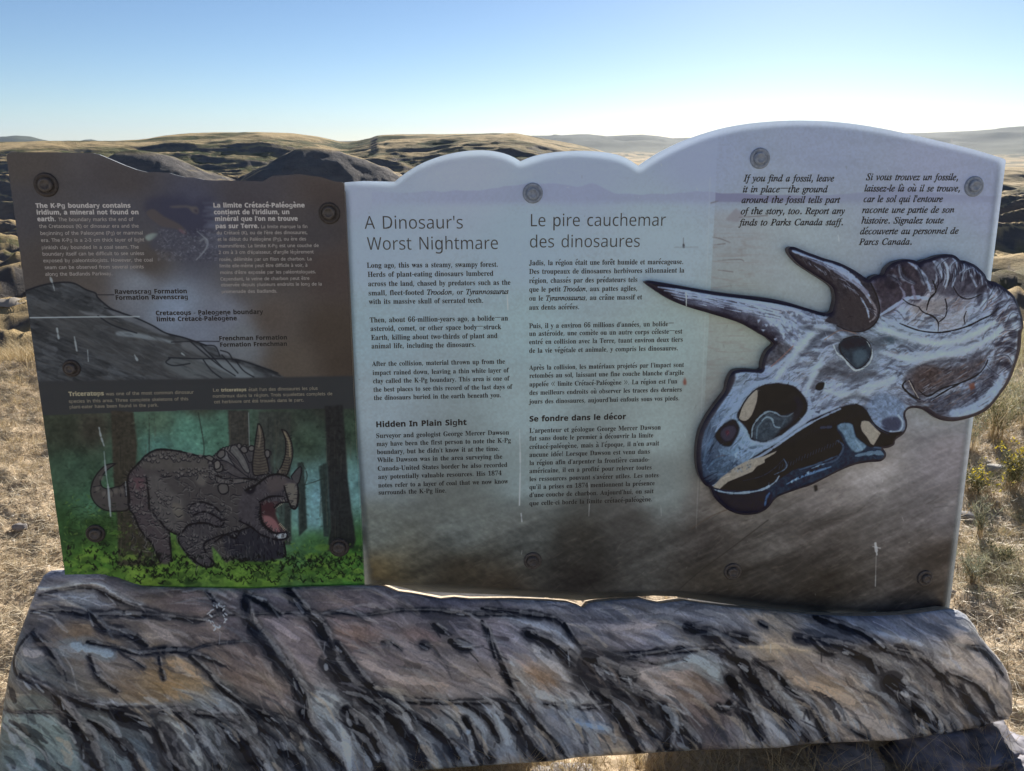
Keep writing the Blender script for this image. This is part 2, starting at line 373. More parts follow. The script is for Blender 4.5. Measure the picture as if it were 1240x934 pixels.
    # ================= forest picture
    F = [(80,520,(44,46,38)),(110,520,(52,48,42)),(90,570,(50,66,54)),(80,640,(40,60,34)),(110,610,(58,84,66)),(190,510,(62,76,64)),(230,520,(74,106,94)),(230,545,(76,108,98)),(265,530,(66,92,80)),
         (190,545,(66,94,88)),(120,640,(46,64,34)),(110,680,(56,84,34)),(340,520,(48,50,44)),(370,540,(52,62,52)),(370,590,(92,120,122)),(385,600,(104,134,144)),(380,630,(98,126,132)),(425,520,(46,56,46)),(432,590,(84,110,112)),
         (380,655,(50,74,44)),(250,600,(50,70,56)),(340,600,(66,88,82)),(200,690,(76,98,42)),(300,690,(76,98,44)),(400,690,(68,94,42)),(300,705,(86,108,46)),(180,700,(88,106,44)),(430,670,(50,80,36)),(430,700,(60,96,42)),(150,560,(56,74,62)),(300,560,(54,66,56)),(240,490,(42,42,36)),(400,490,(40,40,36))]
    sv = cv.img.copy(); cv.guide(F, 3.2)
    m = ((Y > np.interp(X, [60,240,440], [503,497,495]))).astype(np.float32)[..., None]
    nn = fbm(X/14, Y/14, 5, 101)-0.5; n4 = fbm(X/3.2, Y/3.2, 3, 103)-.5
    cv.img *= (1+(0.55*nn+0.35*n4)[..., None])
    cv.img[:] = sv*(1-m)+cv.img*m
    T = crop(0, 430, 2.756); A = crop(100, 500, 4.344); B = crop(260, 500, 4.346)
    def trunk(p, c, al=.95):
        cv.poly(p, c, al, 0.8, 0, .25)
        xs = [q[0] for q in p]; ys = [q[1] for q in p]
        for _ in range(int((max(xs)-min(xs))*1.2)):
            x = random.uniform(min(xs)+1, max(xs)-1); y = random.uniform(min(ys), max(ys)-20)
            cv.stroke([(x, y), (x+random.uniform(-1, 1), y+random.uniform(8, 30))], random.uniform(.5, 1.2), random.choice([(28,26,24),(72,66,58)]), random.uniform(.15, .5), .7, 2, .5)
    trunk([(331,499),(352,499),(352,560),(349,610),(354,655),(340,655),(334,600)], (50,50,48), .7)
    trunk([(360,560),(368,560),(372,640),(362,650)], (40,44,42)); trunk([(345,610),(352,612),(352,660),(344,660)], (44,46,44))
    trunk([(386,565),(396,560),(400,640),(398,650),(392,650)], (40,46,44)); trunk([(313,499),(331,499),(332,560),(336,620),(318,620)], (52,52,50), .85)
    trunk(T([(370,185),(445,190),(458,300),(450,420),(460,560),(520,660),(560,700),(395,705),(392,560),(378,400)]), (50,44,38))
    trunk([(276,497),(301,497),(303,560),(300,600),(280,600)], (50,46,44))
    trunk([(393,492),(415,490),(418,530),(421,580),(426,620),(431,654),(428,664),(396,668),(400,640),(397,580)], (34,32,32))
    for p in [[(366,588),(380,584),(395,578)],[(365,560),(372,575),(368,590)],[(240,500),(247,540),(245,560)]]: cv.stroke(p, 1.2, (36,40,36), .8)
    # foliage floor
    for _ in range(150):
        x = random.uniform(80, 438); y = random.uniform(662, 708) if x > 160 else random.uniform(630, 705); w = random.uniform(4, 11)
        cv.poly([(x-w, y), (x-w*.4, y-w*.4), (x+w*.6, y-w*.35), (x+w, y+w*.1), (x+w*.3, y+w*.4), (x-w*.6, y+w*.35)], random.choice([(104,128,54),(44,62,30),(70,96,40),(88,112,46),(30,42,26)]), random.uniform(.35, .7), 1.6, 3)
    for _ in range(1700):
        x = random.uniform(78, 440); y = 655+50*random.random()**.6 if x > 170 or random.random() < .5 else random.uniform(600, 700)
        c0 = random.choice([(92,114,50),(70,94,40),(46,66,32),(108,126,60),(32,46,26)]); a = random.uniform(-2.6, -.5)
        l = random.uniform(2, 6); cv.stroke([(x, y), (x+l*math.cos(a), y+l*math.sin(a)*.6)], random.uniform(.8, 2.4), c0, random.uniform(.25, .6), .7, 2, .7)
    for _ in range(1200):
        x = random.uniform(78, 440); y = random.uniform(505, 640)
        c0 = cv.img[min(cv.H-1, int(cv.t((x, y))[1])), min(cv.W-1, int(cv.t((x, y))[0]))]*255*random.uniform(.6, 1.3)
        cv.stroke([(x, y), (x+random.uniform(-3, 3), y+random.uniform(-2, 2))], random.uniform(.8, 2.5), c0, .5, .8, 2)
    # ---- the animal
    K = (18,16,20)
    body = A([(235,375),(245,320),(290,270),(340,220),(390,195),(450,195),(520,205),(600,225),(650,230),(700,250),(790,280)])+B([(60,250),(190,330),(260,330),(330,320),(390,340),(430,370),(437,450),(430,495),(408,500),(385,470),(340,480),(315,500),(250,520),(240,560),(300,630),(375,655),(365,700),(362,760),(300,770),(240,760),(190,690),(120,760),(60,790)])+A([(680,700),(690,790),(660,815),(600,800),(540,740),(505,680),(500,640),(455,620),(460,700),(470,780),(410,790),(370,700),(300,610),(270,540),(245,500)])
    cv.poly(body, (60,54,55), .98, .7, 0, .07)
    cv.poly(A([(240,330),(300,280),(335,340),(345,500),(420,620),(455,630),(465,780),(415,790),(370,700),(300,610),(250,500)]), (64,55,58), .8, 1.5, 3, .07)
    cv.poly(A([(260,350),(320,345),(330,400),(280,400)]), (84,56,62), .6, 3, 3)
    cv.poly(A([(300,280),(400,200),(520,215),(690,260),(660,330),(520,310),(400,300)]), (72,66,64), .8, 3, 3, .08)
    cv.poly(A([(345,340),(400,330),(460,400),(540,470),(500,560),(560,600),(480,620),(400,560),(360,460)]), (76,70,70), .75, 3, 3, .08)
    cv.poly(A([(470,480),(520,490),(530,560),(490,550)]), (96,88,80), .6, 2, 3)
    cv.poly(B([(40,640),(120,630),(200,600),(300,630),(366,690),(364,765),(250,785),(120,778),(50,720)]), (40,37,42), .97, 1.0, 0, .07)
    cv.poly(A([(600,330),(650,330),(640,385),(600,370)]), (90,83,80), .7, 2, 3)
    cv.poly(A([(510,640),(580,570),(660,580),(740,590),(690,650),(640,690),(680,790),(600,800),(530,720)]), (58,53,56), .85, 1.2, 3, .07)
    cv.poly(A([(560,490),(620,470),(700,500),(745,560),(720,600),(640,570),(590,560)]), (64,58,62), .8, 1.5, 3)
    tail = A([(175,268),(140,270),(110,285),(70,330),(48,380),(44,430),(70,480),(120,512),(180,518),(245,500),(235,372),(200,385),(170,392),(130,400),(100,385),(95,350),(120,310),(150,285)])
    cv.poly(tail, (60,54,54), .98, .6, 2, .07); cv.stroke(tail+tail[:1], 1.3, K, .95, .5)
    for x0, y0, x1, y1 in [(150,400,160,440),(190,390,200,440),(215,380,225,440),(95,400,60,420),(100,380,55,390),(120,330,85,330),(130,400,110,450)]:
        cv.stroke(A([(x0, y0), ((x0+x1)/2+6, (y0+y1)/2), (x1, y1)]), .9, K, .8, .5)
    for cx0, cy0 in [(175,410),(205,408),(150,425),(115,425),(80,400),(100,340)]: cv.poly(A([(cx0-12, cy0-10), (cx0+10, cy0-10), (cx0+8, cy0+16), (cx0-10, cy0+14)]), (92,84,80), .6, 1, 2)
    # frill
    fr = B([(-30,340),(-30,250),(10,215),(30,195),(75,200),(82,178),(105,168),(130,182),(150,180),(210,176),(230,220),(262,200),(288,205),(288,250),(300,318),(230,345),(150,345),(40,320)])
    cv.poly(fr, (50,46,50), .98, .6, 0, .2)
    for k in range(17):      # radiating fingers of the frill
        t = k/16; x0, y0 = np.interp(t, [0,.35,.7,1], [-25,40,130,285]), np.interp(t, [0,.35,.7,1], [262,200,176,215]); x1, y1 = 170+t*40, 330
        mx, my = (x0*.5+x1*.5)-10+20*t, (y0+y1)/2-8
        cv.stroke(B([(x0, y0), (mx, my), (x1, y1)]), 3.4, (74,68,70) if k % 2 else (58,53,56), .9, .8, 5, .55)
        cv.stroke(B([(x0+8, y0+2), (mx+7, my+2), (x1, y1)]), 1.1, K, .9, .5, 5, .5)
        cv.poly(B([(x0-11, y0+3), (x0-4, y0-15), (x0+10, y0-11), (x0+13, y0+8)]), (84,78,78), .95, .5, 3); cv.stroke(B([(x0-11, y0+3), (x0-4, y0-15), (x0+10, y0-11), (x0+13, y0+8)]), 1.0, K, .95, .5, 4)
    for p, c1 in [([(15,235),(35,198),(65,205),(75,235),(110,290),(60,260)], (96,92,94)), ([(80,205),(85,180),(108,170),(130,195),(160,240),(185,310),(160,310),(120,250)], (88,84,84)), ([(20,250),(70,260),(150,320),(180,345),(110,335),(40,290)], (68,62,64)), ([(-30,280),(0,290),(20,330),(-20,350)], (86,80,80)), ([(150,190),(205,180),(210,240),(180,260)], (62,58,60)), ([(0,330),(60,345),(200,350),(120,372),(20,372)], (82,76,76)), ([(20,385),(55,380),(62,425),(30,425)], (84,78,78))]:
        cv.poly(B(p), c1, .75, 1.0, 3, .2); cv.stroke(B(p+p[:1]), 1.0, K, .9, .5, 4)
    # horns and beak
    for p, c1 in [([(228,58),(238,62),(252,95),(262,150),(264,200),(285,310),(250,325),(205,325),(200,260),(208,190),(220,110)], (70,62,57)), ([(352,88),(378,100),(402,150),(411,215),(400,270),(375,330),(330,318),(352,280),(372,215),(372,140)], (76,67,60)), ([(402,335),(428,302),(453,284),(455,320),(440,372),(415,362)], (60,56,58))]:
        cv.poly(B(p), c1, .98, .5, 3, .15); cv.stroke(B(p+p[:1]), 1.3, K, .95, .5, 4)
    for k in range(14):
        y = 110+k*15; cv.stroke(B([(213-k*.8, y+8), (235, y+12), (256+k*1.5, y+4)]), .7, K, .6, .5, 3)
        y = 120+k*14; f3 = k/14; cv.stroke(B([(373-f3*25*(k > 7), y), (390, y+5), (405-f3*18*(k > 7), y-2)]), .8, K, .7, .5, 3)
    cv.stroke(B([(232,70),(240,120),(232,180)]), 1.8, (128,114,100), .5, 1.2); cv.stroke(B([(368,105),(392,160),(396,230)]), 2.0, (140,126,104), .55, 1.2)
    head = B([(230,370),(290,330),(350,325),(395,345),(435,375),(440,440),(430,500),(408,502),(388,470),(345,475),(315,500),(260,470),(235,520),(240,570),(300,630),(378,628),(378,658),(330,668),(250,645),(190,600),(130,570),(125,480),(160,400)])
    cv.poly(head, (60,54,58), .95, .6, 3, .2)
    cv.poly(B([(270,350),(340,335),(380,360),(360,400),(290,420)]), (74,64,64), .7, 2, 3)
    cv.poly(B([(366,385),(400,370),(430,380),(438,440),(428,498),(405,500),(385,455)]), (96,88,82), .9, .7, 3)
    cv.poly(B([(240,480),(262,465),(290,470),(345,470),(320,500),(330,560),(355,600),(375,630),(330,640),(280,610),(245,560)]), (54,34,36), .95, .7, 3)
    cv.poly(B([(250,545),(290,545),(325,575),(345,625),(310,625),(270,590)]), (122,84,86), .85, .8, 3)
    cv.poly(B([(310,640),(345,632),(378,626),(378,655),(340,666)]), (150,150,156), .9, .6, 2)
    for x in range(7): cv.stroke(B([(316+x*8, 492-x*5), (320+x*8, 502-x*5)]), 1.1, (176,160,140), .8, .5, 2)
    for x in range(6): cv.stroke(B([(338+x*6, 590+x*6), (345+x*6, 582+x*6)]), 1.0, (170,150,130), .8, .5, 2)
    cv.poly(B([(160,410),(180,385),(215,385),(210,415),(180,430)]), (26,22,26), .9, .7, 2); cv.poly(B([(182,398),(190,394),(194,402),(186,408)]), (130,124,120), .9, .4)
    OUT = [A([(235,375),(245,320),(290,270),(340,220),(390,195),(450,195),(520,205),(600,225),(650,230),(700,250)]), A([(235,375),(240,440),(245,500),(270,540),(300,610),(340,660),(370,700),(410,790)]),
           A([(455,630),(462,700),(470,780)]), A([(345,500),(400,560),(440,610),(500,640),(530,620),(560,590),(640,580),(720,600),(745,560),(700,500),(630,470),(580,480),(560,510)]),
           A([(500,640),(510,690),(560,750),(620,800),(665,812),(690,790),(650,740),(640,690),(690,660),(740,640)]), A([(335,340),(345,420),(350,500)]), A([(580,540),(640,520),(700,545),(735,570)]),
           B([(230,370),(290,330),(350,325),(395,345)]), B([(388,470),(345,475),(315,500)]), B([(235,520),(240,570),(300,630),(378,628)]), B([(378,628),(378,658),(330,668),(250,645),(190,600),(130,570)]),
           B([(365,385),(385,455),(405,500),(430,498),(440,440),(436,375)]), B([(240,480),(245,560),(280,610),(330,640)]), B([(0,680),(60,640),(130,620),(190,600)]), B([(365,680),(372,740),(360,760)]), B([(160,410),(215,382),(245,360)]),
           B([(235,470),(262,455),(300,440),(360,440)]), A([(760,640),(800,660),(830,620)]), B([(150,345),(250,355)]), A([(700,330),(790,360)])]
    for p in OUT: cv.stroke(p, 2.3, K, .95, .5, 6, .3, .3)
    # hatching and scales: short ink ticks set square to the contours, pale ones beside them
    def own(x, y):
        q = cv.t((x, y)); cc = cv.img[int(q[1]), int(q[0])]*255
        return cc[1] < cc[0]*1.08
    for p in OUT:
        Q = crv(p, 8); L_ = 0
        for i in range(len(Q)-1):
            (xa, ya), (xb, yb) = Q[i], Q[i+1]; d = math.hypot(xb-xa, yb-ya)
            if d < .01: continue
            nx, ny = -(yb-ya)/d, (xb-xa)/d
            for _ in range(max(1, int(d*.9))):
                t = random.random(); x = xa+(xb-xa)*t; y = ya+(yb-ya)*t; sd = random.choice((-1, 1)); l = random.uniform(2, 6.5); k = random.uniform(-.5, .5)
                if not own(x+nx*sd*l, y+ny*sd*l): continue
                cv.stroke([(x, y), (x+(nx*sd+k*ny)*l, y+(ny*sd-k*nx)*l)], random.uniform(.5, .9), K, random.uniform(.5, .9), .45, 2, .7)
                if random.random() < .5: cv.stroke([(x+nx*sd*2+1, y+ny*sd*2), (x+(nx*sd+k*ny)*l+1, y+(ny*sd-k*nx)*l)], random.uniform(.8, 1.5), (106,99,98), random.uniform(.35, .7), .6, 2, .7)
    for a0, b0, a1, b1, n_ in [(290,210,700,260,60),(400,290,690,340,34),(350,420,470,600,26),(560,480,740,560,26),(250,330,330,560,30),(520,640,680,760,26)]:
        for _ in range(n_):
            (x, y), = A([(random.uniform(a0, a1), random.uniform(b0, b1))])
            if not own(x, y): continue
            rr = random.uniform(1.2, 2.8)
            cv.poly([(x-rr*.8, y-rr*.6), (x+rr*.7, y-rr*.7), (x+rr*.7, y+rr*.5), (x-rr*.5, y+rr*.5)], (98,91,90), .65, .9, 2)
            cv.stroke([(x+rr*math.cos(t), y+rr*.8*math.sin(t)) for t in np.linspace(.1, 3.3, 6)], .9, K, .8, .5, 2)
    for _ in range(230):      # folds of the hide
        (x, y), = A([(random.uniform(250, 800), random.uniform(300, 800))])
        if not own(x, y) or not own(x+6, y+3): continue
        a = random.choice([random.gauss(.15, .3), random.gauss(1.2, .25)]); l = random.uniform(5, 13); k = random.uniform(-.35, .35)*l
        P3 = [(x, y), (x+l*.5*math.cos(a)-k*math.sin(a), y+l*.5*math.sin(a)+k*math.cos(a)), (x+l*math.cos(a), y+l*math.sin(a))]
        cv.stroke(P3, random.uniform(.7, 1.2), K, random.uniform(.5, .9), .5, 4, .7)
        cv.stroke([(q[0]+.6, q[1]+1.3) for q in P3], random.uniform(.8, 1.6), (108,101,99), random.uniform(.3, .6), .7, 4, .7)
    for p, c1 in [([(705,225),(720,200),(745,198),(748,225),(725,240)], (76,71,71)), ([(690,290),(705,268),(735,275),(735,305),(705,312)], (80,74,73)), ([(712,385),(730,372),(762,380),(766,415),(735,428),(716,412)], (76,70,69)), ([(640,235),(665,225),(690,240),(675,255)], (88,82,80))]:
        cv.poly(A(p), c1, .9, .7, 3); cv.stroke(A(p+p[:1]), 1.3, K, .95, .5, 4)
    for p, c1 in [([(262,205),(275,194),(290,205),(288,232),(270,235)], (84,78,78)), ([(176,184),(192,172),(208,180),(204,200),(182,200)], (88,82,80)), ([(132,190),(148,176),(166,182),(172,205),(150,212)], (84,78,78)), ([(-4,262),(14,250),(30,262),(26,290),(2,296)], (96,88,86))]:
        cv.poly(B(p), c1, .9, .7, 3); cv.stroke(B(p+p[:1]), 1.3, K, .95, .5, 4)
    for x0, y0, x1, y1, n_ in [(150,640,340,760,60),(60,660,150,770,30)]:
        for _ in range(n_):
            (x, y), = B([(random.uniform(x0, x1), random.uniform(y0, y1))]); cv.stroke([(x, y), (x+random.uniform(-1, 2), y+random.uniform(3, 7))], random.uniform(.6, 1.1), K if random.random() < .6 else (78,74,78), .7, .5, 2, .6)
    # black leaf squiggles across the floor
    for _ in range(330):
        x = random.uniform(150, 438) if random.random() < .85 else random.uniform(80, 150); y = random.uniform(672, 704); 
        if x < 150: y = random.uniform(655, 690)
        a = random.uniform(0, 6.28); l = random.uniform(4, 11)
        cv.stroke([(x, y), (x+l*.3*math.cos(a), y+l*.4*math.sin(a)-1.8), (x+l*.6*math.cos(a), y+l*.3*math.sin(a)+1.6), (x+l*math.cos(a), y+l*.5*math.sin(a))], random.uniform(.9, 1.7), (16,18,14), random.uniform(.6, .95), .5, 3, .5)
    for _ in range(150):
        x = random.uniform(80, 150); y = random.uniform(610, 660); a = random.uniform(0, 6.28); l = random.uniform(2, 7)
        cv.stroke([(x, y), (x+l*math.cos(a), y+l*.6*math.sin(a))], .8, (22,28,18), .5, .6, 2)
    # peeled paint and drips
    for p, w in [([(120,518),(122,528),(126,540)], 1.6), ([(126,547),(128,570),(131,590)], 1.5), ([(131,590),(134,625)], 2.2), ([(152,583),(153,600)], 1.0), ([(61,336),(63,342)], 2.4), ([(64,344),(66,352)], 1), ([(69,398),(71,410)], 2), ([(90,408),(93,425)], 1.4),
                 ([(106,424),(107,438)], 1), ([(163,430),(166,436)], 2), ([(301,500),(302,540)], .9), ([(220,428),(224,431)], 1.5)]:
        cv.stroke(p, w, (136,138,144), .8, .6, 4, .3, .5)
    left = cv.img.copy()*np.array([.88, .96, 1.0], np.float32)
    bx = np.interp(Y, [218, 709], [417, 441.5])
    sel = (X < bx)[..., None]
    cv.img[:] = np.where(sel, left, main)
    return cv
# ------------------------------------------------------------------ painted rock base
BPL_ANG = math.radians(25)
_u, _v = SIGN.uv(640, 722)
BASE = Plane(SIGN.P(_u, _v, 0.03), SIGN.E, (0, math.sin(BPL_ANG), math.cos(BPL_ANG)))
cA = crop(0, 680, 2.952); cB = crop(400, 680, 2.952); cC = crop(800, 680, 2.818)
BASE_OUT = [(-6,985),(-4,930),(0,890),(5,850),(11,815),(18,785),(26,762),(36,735),(45,712),(53,697),(62,691),(80,690),(118,690.5),(135,694),(148,699),(160,706),(172,709.5),(200,711),(300,713),(400,710),(440,709),(462,709.5),
            (472,713),(482,717),(498,719),(518,722.5),(534,725.5),(550,724),(569,726),(600,726),(620,726),(645,727),(665,728),(688,730),(700,733.5),(706,736.5),(712,731),(722,729),(740,727),(760,726),(775,725),(788,728.5),(800,731),(815,729),(828,727.5),(850,731),(880,735),(905,737),(925,738.5),
            (945,741),(980,744),(1020,746),(1060,746),(1100,744),(1130,740),(1146,737.5),(1160,739),(1170,745),(1180,758),(1186,770),(1197,783),(1210,798),(1219,812),(1224,828),(1226,845),(1226,862),(1221,871),(1205,874),(1190,880),
            (1165,884),(1140,890),(1110,893),(1080,897),(1020,899),(980,901),(940,906),(900,907),(860,908),(800,911),(760,914),(700,917),(670,922),(620,925),(560,929),(480,936),(400,945),(300,955),(200,965),(100,975)]
def art_base():
    cv = Canvas(BASE, (-25, 675, 1240, 1000), 2300)
    G = [(60,700,(70,70,82)),(120,700,(64,62,72)),(100,720,(96,104,122)),(60,760,(72,70,76)),(110,770,(88,76,68)),(40,800,(74,82,92)),(60,830,(78,80,84)),(30,850,(84,76,70)),(40,900,(76,90,98)),(90,880,(70,80,90)),(200,760,(88,80,76)),(150,790,(92,88,92)),
         (210,815,(108,88,66)),(170,830,(92,80,70)),(220,740,(78,70,74)),(320,740,(84,80,92)),(380,760,(88,80,86)),(300,800,(84,74,74)),(340,840,(96,86,88)),(260,860,(84,92,104)),(310,880,(62,66,74)),(240,900,(60,64,72)),(160,890,(72,84,98)),(400,870,(100,112,128)),
         (460,730,(82,78,88)),(540,735,(66,66,80)),(430,770,(96,82,84)),(500,790,(92,86,92)),(500,830,(90,82,82)),(440,800,(88,80,86)),(560,810,(104,98,104)),(640,760,(96,98,114)),(600,770,(84,80,92)),(650,815,(114,98,90)),(700,830,(106,104,112)),(560,890,(88,96,112)),
         (620,880,(92,100,118)),(690,870,(80,94,122)),(740,905,(110,98,90)),(640,910,(94,90,92)),(480,900,(96,98,106)),(430,920,(70,72,82)),(740,745,(78,80,94)),(760,770,(88,86,98)),(800,750,(84,86,98)),(860,790,(88,94,108)),(840,830,(104,92,90)),(850,860,(76,68,72)),
         (880,770,(94,94,104)),(930,770,(112,102,94)),(1000,760,(74,80,96)),(960,810,(106,100,104)),(1000,840,(110,98,92)),(1060,860,(106,94,88)),(1060,820,(86,94,112)),(1050,760,(76,80,98)),(1120,750,(84,86,100)),(1100,780,(100,104,120)),(1160,780,(108,106,112)),(1190,830,(110,104,106)),
         (1130,840,(106,104,108)),(1150,870,(110,100,96)),(1215,855,(104,98,98)),(1080,885,(108,98,92)),(930,890,(104,102,108)),(980,895,(100,92,90)),(60,980,(60,72,78)),(400,960,(60,64,72)),(800,940,(84,80,84)),(850,890,(70,64,68))]
    cv.guide(G, 3.6)
    ANG = [(60,720,.1),(200,720,.05),(400,720,.15),(600,740,.12),(800,740,.2),(1000,750,.3),(1150,760,.5),(60,780,.5),(200,800,.35),(350,790,.7),(450,800,.35),(560,800,.5),(650,800,.75),(800,800,.3),(900,800,.55),(1000,800,.6),(1100,810,.7),(1200,830,.8),(60,890,.8),(200,890,.95),(350,890,1.0),(480,890,.9),(600,890,.95),(700,890,.9),(800,880,.7),(900,890,.9),(1000,880,.75),(1100,880,.8)]
    AX = np.array([(a, b) for a, b, c in ANG], float); AV = np.array([c for a, b, c in ANG])
    def ang(x, y):
        w = 1/((AX[:, 0]-x)**2+(AX[:, 1]-y)**2+400)**1.5
        return float((w*AV).sum()/w.sum())
    X, Y = cv.X, cv.Y
    n = fbm((X*.8+Y*.5)/50, (Y*.8-X*.5)/9, 5, 201)-.5; n2 = fbm(X/28, Y/16, 4, 207)-.5
    cv.img *= (1+.55*n+.35*n2)[..., None]
    box = (-10, 690, 1230, 960)
    cv.dabs(2400, box, ang, 46, 5.5, .20, .55, spread=.22, shift=12)
    # big light planes between the cracks
    L1 = (118,126,144); L2 = (112,116,124)
    for f, p, w, c in [(cA,[(150,95),(230,92),(320,80),(380,95),(440,130),(520,155)],4,L1),(cA,[(170,412),(270,460),(380,492),(450,500),(560,510),(660,520),(800,530),(900,540)],4.5,L1),(cA,[(735,345),(780,400),(820,440),(850,470)],3.5,L2),
        (cA,[(950,260),(1000,320),(1050,390),(1100,420),(1110,500)],4,L1),(cA,[(330,570),(370,610),(420,650),(470,740)],5,(92,108,124)),(cA,[(580,550),(640,600),(700,660),(720,740)],9,L2),(cA,[(1130,480),(1200,490),(1230,570),(1240,700)],8,(126,134,150)),(cA,[(1140,560),(1190,640),(1200,740)],5,L1),
        (cA,[(640,545),(700,590),(760,680),(790,735)],3.5,(104,108,118)),(cA,[(90,310),(150,320),(190,310)],7,(110,106,112)),(cA,[(520,200),(600,250),(660,290)],6,(104,96,98)),(cA,[(40,560),(150,560),(220,640),(260,720)],20,(78,92,100)),(cA,[(240,300),(330,300),(420,320)],8,(96,110,128)),
        (cB,[(480,180),(620,190),(740,220),(820,260),(880,310)],5,(106,112,130)),(cB,[(640,345),(690,420),(780,480),(960,492)],6,(112,116,128)),(cB,[(720,290),(790,350),(880,420),(950,485)],10,(112,112,122)),(cB,[(160,490),(230,560),(290,620),(370,720)],11,(112,118,128)),(cB,[(530,515),(600,570),(640,650)],8,(104,112,128)),
        (cB,[(640,515),(690,560)],7,(92,106,130)),(cB,[(20,470),(50,560),(70,740)],10,(122,130,146)),(cB,[(860,570),(990,592)],5,(86,108,146)),(cB,[(950,672),(1080,668)],8,(132,118,106)),(cB,[(100,330),(240,400),(420,430)],7,(112,102,104)),(cB,[(300,560),(400,640),(460,700)],6,(84,98,124)),(cB,[(840,215),(1000,225),(1150,220)],5,(104,100,110)),
        (cB,[(1080,380),(1180,460),(1240,520)],9,(118,112,118)),(cB,[(780,560),(900,640),(960,680)],10,(88,90,102)),
        (cC,[(350,360),(400,430),(470,520),(560,600)],6,(112,116,128)),(cC,[(600,200),(720,240),(850,270)],6,(104,112,132)),(cC,[(700,300),(790,370),(860,430),(950,500),(1010,570)],6,(122,124,134)),(cC,[(980,440),(1060,490),(1100,540)],7,(116,106,104)),(cC,[(300,450),(350,520),(430,615)],8,(116,118,128)),(cC,[(250,277),(400,280),(520,288)],4,(122,112,102)),
        (cC,[(560,480),(700,540),(830,590)],14,(114,108,110)),(cC,[(960,220),(1080,330),(1160,420)],12,(110,106,112)),(cC,[(0,340),(100,320),(200,400)],8,(98,110,126)),(cC,[(380,380),(520,420),(640,470)],9,(118,104,94))]:
        cv.stroke(f(p), w*2.3, tuple(q*.92 for q in c), .55, 4.0, 6, .3, .4); cv.stroke(f(p), w*1.1, tuple(q*1.16 for q in c), .75, 1.2, 6, .45, .5)
    for f, p, c in [(cA,[(520,390),(640,370),(740,400),(760,460),(640,470),(540,450)],(110,94,74)),(cA,[(200,220),(400,210),(520,250),(380,265),(220,260)],(98,82,68)),(cB,[(710,370),(790,375),(800,430),(740,430)],(112,90,76)),(cB,[(20,240),(180,240),(180,262),(30,262)],(112,88,76)),(cB,[(260,240),(370,235),(390,280),(290,275)],(108,84,84)),(cC,[(900,340),(960,370),(990,420),(930,410)],(92,74,66))]:
        cv.poly(f(p), c, .45, 6, 3, .2)
